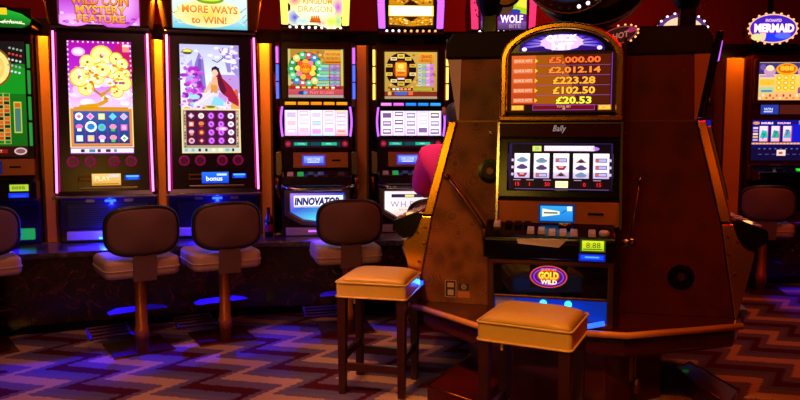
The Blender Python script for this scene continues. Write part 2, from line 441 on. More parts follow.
def coin_tree_art():
    A = Art(); r = random.Random(3)
    x0, x1, z0, z1 = -0.235, 0.235, 1.335, 2.222
    A.rect(x0, 1.69, x1, 1.95, '#f2c8ff', 0, 1.05, '#c028e0', 0.9); A.rect(x0, 1.95, x1, z1, '#c028e0', 0, .9, '#b000a8', 0.9)
    A.ell(0.16, 2.02, .08, .2, '#c81070', 1, .9)
    for i in range(26):
        t = i / 25
        if i % 2 == 0:
            A.rect(x0 + t * .46, z1 - .016, x0 + t * .46 + .012, z1 - .004, '#ffd8f0', 2)
        if i % 2 == 0:
            for xx in (x0, x1 - .012): A.rect(xx, 1.72 + t * .48, xx + .01, 1.735 + t * .48, '#ffd0f0', 2)
    A.ell(-0.155, 2.135, .05, .035, '#f0a0e8', 2); A.ell(-0.155, 2.135, .038, .024, '#ffe0ff', 3)
    A.rect(.17, 2.14, .22, 2.18, '#ff9080', 3); A.rect(.17, 2.18, .22, 2.2, '#ffe0d0', 3)
    for i in range(26):   # pale blossom haze around the trunk
        A.ell(r.uniform(-.19, .19), r.uniform(1.71, 1.92), r.uniform(.025, .055), r.uniform(.02, .04), r.choice(['#ffe8ff', '#ffd8f8', '#f8c0f0', '#fff4ff']), 2, 1.0, 12)
    A.line([(-.16, 1.70), (-.02, 1.72), (.05, 1.76), (.0, 1.80), (.05, 1.83)], .035, '#d8980c', 4, w1=.02)
    A.line([(.05, 1.76), (-.05, 1.84), (-.06, 1.92)], .016, '#b8742c', 4); A.line([(.02, 1.80), (.09, 1.87)], .014, '#c88430', 4)
    A.line([(-.2, 1.695), (.2, 1.695)], .02, '#d09010', 4)
    coins = [(0.015, 2.105, .072), (.12, 2.085, .045), (.165, 2.045, .04), (-.09, 2.055, .05), (-.15, 1.935, .066), (.17, 1.895, .056),
             (-.075, 1.985, .05), (.1, 1.975, .045), (.14, 1.95, .04), (-.11, 1.85, .05), (.12, 1.83, .045), (.02, 2.0, .055), (-.02, 1.93, .045), (.19, 1.97, .03)]
    for i, (x, z, q) in enumerate(coins):
        q *= 1.18
        L = 5 + 3 * (i % 3)
        A.ell(x, z, q, q, '#ffb81e' if i % 3 else '#ffc83a', L, 1.0, 18); A.ell(x, z, q * .84, q * .84, '#fff08a', L + 1, 1.15, 16); A.ell(x, z, q * .2, q * .2, '#a07028', L + 2, 1, 8)
    for i in range(16):
        A.ell(r.uniform(-.12, .16), r.uniform(1.86, 2.0), .016, .011, r.choice(['#d07010', '#ff9020', '#ffe8f8', '#a040a0', '#fff0b0']), 15, 1, 8)
    for i in range(70):
        a = r.uniform(0, 2 * PI); q = r.random() ** .5
        A.ell(.01 + .2 * q * math.cos(a), 1.95 + .17 * q * math.sin(a), r.uniform(.006, .016), r.uniform(.005, .012), r.choice(['#fff8c0', '#ffe8ff', '#ffd860', '#f8b0e0', '#fff4e0', '#e88820', '#ffffff']), 15 + i % 3, 1.1, 8)
    # reels
    A.rect(x0, 1.335, x1, 1.70, '#8018a0', 1)
    A.frame(-.225, 1.40, .225, 1.69, .018, '#d88a30', 2); A.frame(-.235, 1.385, .235, 1.70, .009, '#f8d890', 3)
    for c in range(5):
        cx = -.165 + c * .0825
        A.rect(cx - .038, 1.418, cx + .038, 1.672, '#103070', 3, 1.1, '#2058a0')
        for q in range(3):
            zz = 1.458 + q * .086
            slot_icon(A, cx, zz, .03, r, ['#6ad0ff', '#ffffff', '#f070c0', '#ffb0e0', '#58b8f0', '#c8f0ff', '#f8e040', '#50c060', '#ff90b8'], 5)
    A.ell(-.08, 1.55, .043, .043, '#e8f8ff', 7, 1.1); A.ell(-.08, 1.55, .028, .025, '#2880d0', 8)
    A.rect(-.232, 1.343, .232, 1.378, '#f0e0e8', 3); A.rect(-.15, 1.348, -.13, 1.373, '#40a0a8', 4)
    for i in range(7): A.rect(-.22 + i * .061, 1.349, -.20 + i * .061 + r.uniform(.0, .025), 1.372, r.choice(['#302058', '#3090a8', '#301040', '#fff8d0']), 5)
    return A

def garden_lady_art():
    A = Art(); r = random.Random(5)
    x0, x1, z1 = -.235, .235, 2.222
    A.rect(x0, 1.69, x1, 1.95, '#f0d0f8', 0, 1, '#dce4ff', 1.05); A.rect(x0, 1.95, x1, z1, '#dce4ff', 0, 1.05, '#b8b8f0')
    A.poly([(-.14, 1.83), (-.12, 2.06), (-.085, 2.16), (-.05, 2.1), (-.03, 1.83)], '#8474c8', 1)
    A.poly([(-.11, 1.83), (-.09, 2.1), (-.07, 2.12), (-.06, 1.83)], '#6a58b0', 2)
    A.poly([(-.2, 1.9), (-.18, 2.06), (-.14, 2.1), (-.12, 1.9)], '#a898e0', 1)
    A.rect(.06, 1.83, .235, 1.98, '#b890d8', 1); A.poly([(.1, 2.2), (.14, 2.0), (.17, 2.0), (.16, 2.2)], '#9080c8', 2); A.poly([(.19, 2.22), (.17, 2.02), (.235, 1.95), (.235, 2.22)], '#9a88d4', 1)
    A.line([(.07, 2.2), (.11, 2.12), (.06, 2.08), (.02, 2.1)], .008, '#5a4878', 3); A.line([(.11, 2.12), (.18, 2.16), (.21, 2.1)], .008, '#6a5890', 3)
    for i in range(16): A.ell(r.uniform(.0, .2), r.uniform(2.08, 2.2), .022, .012, r.choice(['#f8e8ff', '#e0b8f0', '#ffffff']), 3, 1, 9)
    for i in range(46):
        A.ell(r.uniform(-.232, -.1) + r.uniform(0, .04), r.uniform(1.76, 2.03), r.uniform(.014, .032), r.uniform(.012, .022), r.choice(['#d040d8', '#e868e0', '#a828b8', '#c050e0', '#f4a0f0', '#8020a0']), 3 + i % 3, 1, 10)
    for i in range(30):
        A.ell(r.uniform(-.22, .22), r.uniform(1.695, 1.78), r.uniform(.015, .035), r.uniform(.01, .018), r.choice(['#c878d8', '#f0c8f0', '#8ce0e8', '#b060c0', '#e8a850', '#fff0ff']), 3 + i % 3, 1, 10)
    for i in range(90):
        xx, zz = r.uniform(-.232, .232), r.uniform(1.70, 2.21)
        if -.06 < xx < .13 and zz > 1.8: continue
        cc = ['#c8a8f0', '#e8d8ff', '#9080d0', '#ffffff', '#b898e8'] if zz > 1.98 else (['#d878e0', '#b048c8', '#f0c0f8', '#7838a8', '#88b8e8'] if xx < .06 else ['#d87868', '#c05080', '#f0b080', '#b878c8', '#f8d8e8'])
        A.ell(xx, zz, r.uniform(.006, .02), r.uniform(.004, .012), r.choice(cc), 6, 1, 8)
    # sitting lady : red hair falling to the right, pale dress spreading to the left
    A.poly([(.03, 2.02), (.07, 2.03), (.1, 1.95), (.17, 1.88), (.225, 1.78), (.225, 1.72), (.15, 1.76), (.1, 1.82), (.06, 1.9)], '#a01838', 7)
    A.poly([(.07, 2.0), (.1, 1.93), (.13, 1.85), (.1, 1.80), (.075, 1.86), (.055, 1.92)], '#5c1030', 8)
    A.poly([(.15, 1.86), (.22, 1.86), (.232, 1.74), (.16, 1.78)], '#d06040', 6); A.poly([(.17, 1.78), (.232, 1.8), (.232, 1.7), (.16, 1.7)], '#f0a050', 6)
    A.poly([(.02, 1.97), (.055, 1.96), (.065, 1.88), (.05, 1.82), (.0, 1.83), (.005, 1.9)], '#f0b088', 9)
    A.poly([(-.0, 1.93), (-.05, 1.84), (-.04, 1.82), (.02, 1.88)], '#f4bc96', 10)
    A.poly([(.005, 1.9), (.055, 1.89), (.06, 1.83), (.0, 1.83)], '#d89050', 10)
    A.ell(.04, 2.0, .026, .032, '#f4c4a4', 10, 1, 14); A.poly([(.012, 2.0), (.015, 2.035), (.045, 2.05), (.075, 2.03), (.075, 1.98), (.05, 2.02), (.03, 2.02)], '#281838', 11)
    A.poly([(-.0, 1.84), (.07, 1.85), (.14, 1.78), (.12, 1.72), (-.06, 1.73), (-.13, 1.71), (-.14, 1.74), (-.06, 1.79)], '#d8d4f8', 9)
    A.poly([(.03, 1.80), (.11, 1.79), (.1, 1.72), (.0, 1.73)], '#88d0e8', 10); A.poly([(.07, 1.84), (.14, 1.79), (.12, 1.75), (.06, 1.8)], '#c890e0', 10)
    A.line([(-.13, 1.725), (-.05, 1.78), (.03, 1.83)], .016, '#f8e0e8', 11); A.ell(-.13, 1.795, .045, .02, '#a0d8e0', 8)
    A.ell(-.175, 2.165, .045, .02, '#a89020', 8); A.ell(-.175, 2.168, .034, .012, '#e8e060', 9); A.ell(-.175, 2.15, .035, .01, '#283820', 9)
    A.rect(.185, 2.15, .225, 2.17, '#f0d8f0', 8); A.rect(.185, 2.18, .225, 2.19, '#c098c0', 8)
    # reels
    A.rect(x0, 1.335, x1, 1.70, '#a89078', 4); A.frame(x0, 1.335, x1, 1.70, .012, '#e8d8a0', 6)
    for i in range(14):
        zz = 1.36 + i * .023
        for xx in (-.214, .204): A.rect(xx, zz, xx + .012, zz + .012, r.choice(['#6a5040', '#d8c0a0', '#504030']), 7)
    A.ell(0, 1.715, .05, .018, '#d8c850', 9); A.ell(0, 1.715, .035, .01, '#787020', 10)
    A.rect(-.198, 1.40, .198, 1.685, '#30102c', 6)
    for c in range(5):
        cx = -.158 + c * .079
        A.rect(cx - .036, 1.405, cx + .036, 1.68, '#4a1038', 7)
        for q in range(4):
            zz = 1.437 + q * .068
            if c in (2, 3):
                A.ell(cx, zz, .026, .028, '#b040d8', 8, 1, 12); A.ring(cx, zz, .018, .02, .006, '#e890ff', 9, 1, 10); A.line([(cx - .01, zz + .01), (cx + .012, zz - .012)], .005, '#7018a0', 10)
            elif c == 4: A.ell(cx, zz, .025, .024, '#f4e4f0', 8, 1, 12); A.ell(cx, zz, .012, .012, '#b898b0', 9, 1, 8)
            else: slot_icon(A, cx, zz, .024, r, ['#ff8030', '#ffb84a', '#e8d8e8', '#c03828', '#f8c060', '#d8b0c8'], 8)
    A.ell(.085, 1.535, .05, .02, '#e060ff', 12, 1.1); A.ell(.09, 1.535, .03, .012, '#ffc8ff', 13, 1.1)
    A.rect(-.225, 1.343, .225, 1.378, '#c8d0c0', 8)
    for i in range(8): A.rect(-.215 + i * .054, 1.349, -.20 + i * .054 + r.uniform(.0, .02), 1.372, r.choice(['#182030', '#70b8c0', '#201020', '#f0f0c0']), 9)
    return A

def bracket_fin(M, s):
    M.hexa([(s * .295, -.02, 2.345), (s * .375, .02, 2.345), (s * .375, .22, 2.345), (s * .295, .22, 2.345)],
           [(s * .295, -.06, 2.9), (s * .44, .02, 2.75), (s * .44, .22, 2.75), (s * .295, .22, 2.9)])

def neon_machine(pos, ang, label, screen, topper, lcd, warm):
    t = thing('slot_machine', label, 'slot machine', (*pos, CZ), ang, 'slot machines along the back row')
    oz = CZ
    M = MB(oz)   # body, side profile : belly set back, deck lip forward, face leaning back
    M.prism([(.05, CZ), (.05, .97), (-.05, 1.0), (-.03, 1.04), (.03, 2.29), (.05, 2.31), (.5, 2.31), (.5, CZ)], -.362, .362)
    M.build('cabinet', 'glow_tinted_black', t, bevel=0.008)
    sl = (.03 + .03) / (2.29 - 1.04); fy = lambda z: -.03 + sl * (z - 1.04)
    for s in (-1, 1):
        e = MB(oz); e.tube([(s * .357, fy(1.03) - .014, 1.03), (s * .35, fy(1.65) - .014, 1.65), (s * .346, fy(2.29) - .014, 2.29)], .0085, 8)
        e.build('led_strip', 'led_pink', t, smooth=True)
        e = MB(oz); e.hexa([(s * .366, fy(1.03) - .02, 1.03), (s * .384, fy(1.03), 1.03), (s * .384, .1, 1.03), (s * .366, .1, 1.03)],
                           [(s * .357, fy(2.29) - .02, 2.29), (s * .372, fy(2.29), 2.29), (s * .372, .13, 2.29), (s * .357, .13, 2.29)])
        e.build('side_rail', 'dark_red_plastic', t, bevel=0.004)
        e = MB(oz); e.tube([(s * .336, fy(1.03) - .006, 1.04), (s * .326, fy(2.29) - .006, 2.28)], .004, 6); e.build('accent_strip', 'led_magenta', t)
    screen.build('screen', t, fy(1.36) - .006, 1.36, sl, oz=oz, dx=-.014)
    for x in (-.235, -.108, .068, .195):
        e = MB(oz); y = fy(1.274)
        e.lathe([(.044, y + .02), (.044, y - .008), (.038, y - .014), (.032, y - .008), (.0, y - .008)], (x, 0, 1.274), 20, 'y')
        b = e.build('speaker', 'lens_red', t, smooth=False)
        MB(oz).lathe([(.03, y - .007), (.028, y - .012), (.0, y - .012)], (x, 0, 1.274), 16, 'y').build('speaker_cone', 'led_wine', b)
    y = fy(1.13)
    e = MB(oz); e.box(-.2, -.1, y - .012, y + .02, 1.15, 1.163); e.box(-.2, -.1, y - .012, y + .02, 1.115, 1.128); e.box(-.205, -.195, y - .014, y + .02, 1.112, 1.165)
    e.build('bill_acceptor', 'bronze', t, bevel=0.002)
    lcd.build('player_display', t, y - .012, 1.13, oz=oz, back=.03)
    A = Art(); A.rect(.145, 1.125, .26, 1.165, '#1030c0'); A.rect(.155, 1.148, .25, 1.162, '#50b0ff', 1, 1.2); A.rect(.165, 1.13, .24, 1.143, '#2060ff', 1); A.build('ticket_slot', t, y - .012, 1.13, oz=oz, back=.03)
    MB(oz).box(-.2, .24, fy(1.06) - .018, 0, 1.055, 1.072).build('tray_edge', 'dull_chrome', t, bevel=0.004)
    e = MB(oz); e.box(-.385, .385, -.1, .06, .985, 1.005); e.tube([(-.37, -.1, .998), (.37, -.1, .998)], .012, 8); e.build('deck_lip', 'dull_chrome', t, bevel=0.006)
    # belly : louvred dark panel, small badges, blue lamp and silver kick tray
    e = MB(oz)
    for i in range(11): e.box(-.3, .3, .036, .052, .745 + i * .017, .754 + i * .017)
    e.build('belly_louvres', 'navy_black', t)
    for x in (-.13, .16): MB(oz).prism(rrect(x, .957, .035, .012, .01, 3), .035, .052, 'y').build('belly_badge', 'dull_chrome', t)
    MB(oz).prism(rrect(.02, .955, .042, .009, .008, 3), .03, .052, 'y').build('belly_lamp', 'lens_blue', t)
    e = MB(oz); e.box(-.31, .31, .0, .05, .645, .715); e.build('kick_tray', 'silver_panel', t, bevel=0.006)
    e = MB(oz); e.lathe([(.026, .0), (.022, -.006), (0, -.006)], (-.02, 0, .705), 12, 'y'); e.build('kick_lamp', 'lens_cyan', t)
    MB(oz).box(-.07, .11, -.008, .0, .65, .664).build('kick_light_bar', 'lens_cyan', t)
    # topper
    e = MB(oz); e.box(-.3, .3, .02, .25, 2.335, 2.92); e.box(-.37, .37, .04, .45, 2.3, 2.345); tb = e.build('topper', 'black_plastic', t, bevel=0.006)
    topper.build('topper_screen', tb, .014, 2.4, 0.0, oz=oz)
    for s in (-1, 1):
        e = MB(oz); bracket_fin(e, s); e.build('topper_fin', 'bronze', tb, bevel=0.01)
    e = MB(oz); e.tube([(-.36, .02, 2.322), (.36, .02, 2.322)], .012, 8); e.build('topper_rail', 'dull_chrome', tb)
    return t

A = Art(); A.rect(-.292, 2.35, .292, 2.55, '#e890ff', 0, 1, '#b030c0'); A.rect(-.292, 2.55, .292, 2.9, '#b030c0', 0, 1, '#8010a0'); A.ell(.12, 2.52, .2, .2, '#ffd0ff', 1, 1, col2='#c848d0'); A.ell(-.2, 2.38, .13, .05, '#f4c0ff', 1, col2='#e080f8')
A.text('WILD COIN', 0, 2.535, .07, '#ffb830', 4, 1.05, w=.42, bold=.03, outline='#702018', col2='#e07010')
A.text('MYSTERY', 0.01, 2.462, .066, '#ffc040', 4, 1.05, w=.37, bold=.03, outline='#702018', col2='#e87818')
A.text('FEATURE', 0.01, 2.393, .058, '#ffb830', 4, 1.05, w=.35, bold=.03, outline='#702018', col2='#e87818')
for i in range(30): A.ell(R.uniform(-.28, .28), 2.36 + R.random() ** 2 * .1, R.uniform(.01, .03), R.uniform(.006, .02), R.choice(['#f0a8ff', '#ffd0ff', '#c050e0', '#a030c0']), 2, n=10)
top1 = A
A = Art(); A.rect(-.1, 1.085, .115, 1.178, '#d8a040', 0, 1.0, '#f0c878'); A.text('PLAY', -.02, 1.14, .035, '#fff4d0', 2); A.rect(.03, 1.15, .1, 1.17, '#d8d0e0', 2); A.rect(-.09, 1.092, .1, 1.1, '#a06818', 2); lcd1 = A
A = Art(); A.rect(-.3, 2.35, .3, 2.46, '#60c0d8', 0, 1, '#c8e8e8'); A.rect(-.3, 2.46, .3, 2.9, '#c8e8e8', 0, 1, '#fff0d0')
A.ell(-.02, 2.47, .27, .11, '#ffd040', 1, 1, col2='#ffe8a8'); A.text('MORE WAYS', 0, 2.505, .062, '#ffa020', 5, 1, w=.44, bold=.03, outline='#fff0a0', col2='#f06010')
A.text('to WIN!', -.01, 2.42, .058, '#ff9020', 5, 1, w=.28, bold=.03, outline='#fff0a0', col2='#f06010')
A.ell(0, 2.585, .11, .035, '#70a018', 3); A.ell(0, 2.592, .09, .022, '#c8d840', 4)
for i in range(16): x = R.choice((-1, 1)) * R.uniform(.2, .29); z = R.uniform(2.36, 2.5); A.line([(x, z), (x + R.uniform(-.05, .05), z + R.uniform(-.01, .04))], .004, R.choice(['#408090', '#205070', '#e0f8ff']), 2)
top2 = A
A = Art(); A.rect(-.1, 1.085, .115, 1.178, '#0c40d0', 0, 1.0, '#2070ff'); A.text('bonus', -.0, 1.125, .04, '#f4f8ff', 2, 1.1, bold=.02); A.rect(.02, 1.148, .1, 1.165, '#c8e0ff', 2); lcd2 = A

m1 = neon_machine((-2.355, 5.6), 15, 'pink neon edged slot machine with golden coin tree on tall screen', coin_tree_art(), top1, lcd1, 1)
m2 = neon_machine((-1.55, 5.835), 15, 'pink neon edged slot machine whose tall screen shows a seated lady in a garden', garden_lady_art(), top2, lcd2, 0)

# ------------------------------------------------------------------ twin-screen reel machines (wheel and paytable above, lit reels below)
def gem_wheel_art():
    A = Art(); r = random.Random(11)
    x0, x1, z0, z1 = -.232, .232, 1.80, 2.205
    A.rect(x0, z0, x1, z1, '#7a5020', 0, 1, '#b08030')
    for i in range(110):
        A.ell(r.uniform(x0 + .02, x1 - .02), r.uniform(z0 + .02, z1 - .02), r.uniform(.008, .02), r.uniform(.008, .016), r.choice(['#d8a020', '#40a040', '#c03030', '#e08020', '#f0c850', '#802060', '#307050', '#f090b0']), 1, 1, 8)
    cx, cz = -.085, 2.035
    A.ell(cx, cz, .15, .15, '#285030', 2)
    for k in range(14):
        a = 2 * PI * k / 14; x, z = cx + .12 * math.cos(a), cz + .12 * math.sin(a)
        A.ell(x, z, .031, .031, ['#30a058', '#58c878', '#3080c0', '#c84868', '#38b070', '#f0c860', '#289048'][k % 7], 3, 1.05, 12); A.ell(x, z + .006, .015, .012, '#d0f8d8', 4, 1, 8)
    for k in range(9):
        a = 2 * PI * k / 9 + .2; A.ell(cx + .065 * math.cos(a), cz + .065 * math.sin(a), .026, .024, ['#f8d850', '#f08098', '#ffb030', '#f04838'][k % 4], 5, 1, 10)
    A.ell(cx, cz + .01, .05, .045, '#ffc020', 7, 1.0, col2='#f06818'); A.text('WIN', cx, cz + .02, .03, '#d82010', 8, bold=.03)
    A.rect(.075, 2.08, .215, 2.195, '#c87818', 4, 1, '#e8a840'); A.text('MINI FORTUNE', .145, 2.165, .02, '#7a1808', 6, w=.12); A.text('FEATURE PAYS', .145, 2.13, .02, '#7a1808', 6, w=.11); A.rect(.08, 2.095, .21, 2.103, '#801810', 5)
    for q in range(7):
        zz = 2.065 - q * .027
        A.rect(.04 - .006 * q, zz - .011, .11, zz + .010, ['#88d0c0', '#60a0d0', '#80c890'][q % 3], 4); A.rect(.12, zz - .011, .2, zz + .010, ['#b090d8', '#9078c0', '#80b8b0'][q % 3], 4)
        A.text('%d00' % (9 - q), .16, zz, .013, '#301040', 5)
        A.rect(.125, zz - .014, .205, zz - .012, '#501060', 5)
    A.rect(x0 + .01, 1.872, x1 - .01, 1.897, '#a02010', 5)
    for i in range(7): A.rect(-.17 + i * .05, 1.877, -.17 + i * .05 + r.uniform(.02, .04), 1.892, r.choice(['#f0e0a0', '#f8f0d8', '#d8c030']), 6)
    A.rect(x0, z0, x1, 1.868, '#a83848', 4, 1, '#c85060'); A.ell(-.12, 1.84, .03, .016, '#203080', 6); A.ell(-.09, 1.84, .018, .014, '#60a0e0', 7)
    A.text('PLAY 30 LINES', .05, 1.842, .022, '#ff9090', 6, w=.2); A.rect(x0, z0, x1, 1.822, '#a89888', 6)
    for s in (x0, x1 - .02): A.rect(s, 1.9, s + .02, z1, '#c8b868', 2)
    return A

def ring_wheel_art():
    A = Art(); r = random.Random(12)
    x0, x1, z0, z1 = -.228, .232, 1.80, 2.205
    A.rect(x0, z0, x1, z1, '#b08838', 0, 1, '#c8a048')
    for i in range(60): A.ell(r.uniform(x0 + .02, x1 - .02), r.uniform(z0 + .02, z1 - .02), .012, .01, r.choice(['#907020', '#d8b050', '#705010']), 1, 1, 7)
    cx, cz = -.085, 2.05
    A.ell(cx, cz, .135, .148, '#180a0a', 2)
    for k in range(10):
        a = 2 * PI * k / 10 + PI / 2; x, z = cx + .108 * math.cos(a), cz + .118 * math.sin(a)
        w, h = (.036, .022) if k % 5 else (.04, .03)
        A.rect(x - w / 1.3, z - h / 1.6, x + w / 1.3, z + h / 1.6, ['#e8c850', '#f0d898', '#d8b040'][k % 3], 3); A.rect(x - w / 2, z - h / 4, x + w / 2, z + h / 4, '#a07020', 4)
    A.ell(cx, cz, .068, .085, '#8a3008', 3); A.rect(cx - .048, cz - .055, cx + .048, cz + .062, '#e07008', 5, 1.05, '#ffb020')
    A.ell(cx, cz + .03, .03, .022, '#ffd860', 6); A.text('WHEEL', cx, cz - .005, .018, '#fff0a0', 7); A.rect(cx - .03, cz - .03, cx + .03, cz - .022, '#a03008', 7)
    A.rect(cx - .03, cz - .085, cx + .03, cz - .07, '#e8d0f0', 7)
    A.rect(.07, 2.115, .205, 2.195, '#d88020', 4, 1, '#e8a030'); A.text('GRAND', .138, 2.165, .028, '#b02010', 6, w=.1, bold=.02); A.text('BONUS', .138, 2.132, .022, '#902010', 6, w=.09)
    for q in range(7):
        zz = 2.09 - q * .028
        for c in range(4): A.rect(.065 + c * .036, zz - .011, .065 + c * .036 + .03, zz + .011, [['#c8e0c0', '#90c0a0', '#e0a8f0', '#d070e0'], ['#a0c8d8', '#80a8c0', '#c890e0', '#b858d0']][q % 2][c], 4)
        A.rect(.067, zz - .003, .09, zz + .003, '#604080', 5)
    A.rect(-.18, 1.868, .2, 1.895, '#781008', 5); A.rect(.02, 1.87, .19, 1.894, '#a8a030', 6)
    for i in range(5): A.rect(-.16 + i * .034, 1.875, -.135 + i * .034, 1.89, r.choice(['#f0d080', '#f8f0d8', '#f0a060']), 6)
    A.rect(x0, z0, x1, 1.862, '#7a2818', 4); A.rect(-.2, 1.83, -.17, 1.86, '#d8a860', 5); A.rect(-.14, 1.832, -.03, 1.86, '#4060c0', 5); A.rect(-.02, 1.832, .02, 1.86, '#f06030', 5); A.rect(x0, z0, x1, 1.82, '#b09070', 5)
    return A

def reel_art(seed, tint):
    A = Art(); r = random.Random(seed)
    A.rect(-.262, 1.478, .262, 1.692, '#e0a0f0', 0, 1.2, '#f0e0ff')
    for c in range(5):
        x = -.21 + c * .105
        A.rect(x - .046, 1.48, x + .046, 1.585, tint[c][0], 1, 1.25, '#fff8ff'); A.rect(x - .046, 1.585, x + .046, 1.69, '#fff8ff', 1, 1.25, tint[c][1])
        for q in range(3):
            z = 1.513 + q * .07 + (.012 if c % 2 else 0)
            cc = r.choice(tint[5])
            A.rect(x - .037, z - .021, x + .037, z + .021, cc, 2, .95)
            if r.random() < .55: A.rect(x - .03, z - .006, x + .03, z + .009, r.choice(['#fff0ff', '#ffffff', tint[c][0]]), 3, 1.1)
    for c in range(6): x = -.2625 + c * .105; A.rect(x - .004, 1.478, x + .004, 1.692, '#d8a0e8', 4, 1.1)
    return A

def topper_dome_art(kind):
    A = Art(); r = random.Random(31)
    if kind == 'rainbow':
        A.rect(-.205, 2.40, .205, 2.56, '#e8f0c0', 0, 1.1, '#ffe890'); A.rect(-.205, 2.56, .205, 2.85, '#ffe890', 0, 1.1, '#ffb0d0')
        A.ell(-.17, 2.46, .07, .07, '#4048d0', 1, 1, col2='#e0e8d0'); A.ell(.13, 2.43, .09, .06, '#d8e820', 1, 1, col2='#f0f0b0'); A.ell(.19, 2.55, .06, .09, '#c040d0', 1, 1, col2='#ffe8a8')
        A.ell(.19, 2.44, .03, .06, '#40c0a0', 1, 1, col2='#e0e860'); A.ell(-.1, 2.43, .06, .035, '#a0e0e0', 1, 1, col2='#f0f0d0'); A.ell(-.17, 2.6, .06, .05, '#f06090', 1, 1, col2='#ffe890'); A.ell(.05, 2.42, .05, .03, '#e060a0', 1, 1, col2='#f0f0c8')
        A.ell(0, 2.52, .17, .08, '#fffff0', 2, 1.1, col2='#fff0b0', k2=1.1)
        A.text('KINGDOM', .02, 2.595, .045, '#d8a018', 4, w=.24, bold=.02, outline='#fff8c8'); A.text('DRAGON', .0, 2.53, .05, '#e8b030', 4, w=.28, bold=.01, outline='#fff8c8')
        A.poly([(-.045, 2.425), (.045, 2.425), (.038, 2.455), (-.038, 2.455)], '#d05808', 5)
        for i in range(4): A.ell(-.027 + i * .018, 2.455, .008, .026, '#d86810', 5, n=8)
        A.rect(-.048, 2.42, .048, 2.428, '#a03808', 6)
    elif kind == 'gold':
        A.rect(-.2, 2.41, .2, 2.85, '#2a1208')
        for (za, zb, s) in ((2.42, 2.50, -1), (2.60, 2.69, 1)):
            zc = (za + zb) / 2
            A.poly([(-.19, za + .015 if s < 0 else za), (0, za), (.19, za + .015 if s < 0 else za), (.19, zb), (0, zb + .004), (-.19, zb)], '#c88010', 1, 1)
            for i in range(60): A.ell(r.uniform(-.18, .18), r.uniform(za + .012, zb - .006), r.uniform(.006, .014), .006, r.choice(['#ffd040', '#ffb020', '#8a4808', '#ffe880', '#603008']), 2, 1, 7)
            A.poly([(-.07, zb if s < 0 else za), (0, zc), (.07, zb if s < 0 else za)], '#2a1208', 3)
        A.rect(-.195, 2.505, .195, 2.595, '#ffd860', 3, 1.3); A.rect(-.18, 2.512, .18, 2.588, '#fff4c8', 4, 1.8)
        for i in range(7): A.ell(-.15 + i * .05, 2.55, .022, .034, '#fffbe8', 5, 2.0, n=12)
    else:
        A.rect(-.2, 2.40, .2, 2.85, '#5c2090'); A.rect(-.2, 2.40, .2, 2.47, '#403060', 1, 1, '#8050a0')
        A.text('WOLF', .07, 2.49, .07, '#ffe8ff', 4, 1.3, w=.2, bold=.03, outline='#5020c0'); A.text('BITE', .1, 2.43, .03, '#c0a0b0', 4, w=.1)
        A.poly([(.06, 2.56), (.2, 2.53), (.2, 2.85), (.12, 2.85)], '#a8d018', 2); A.poly([(.11, 2.6), (.2, 2.58), (.2, 2.66), (.13, 2.68)], '#e8e040', 3); A.ell(.1, 2.555, .05, .02, '#2038a0', 3)
        A.ell(.0, 2.62, .09, .1, '#4a3020', 4)
    return A

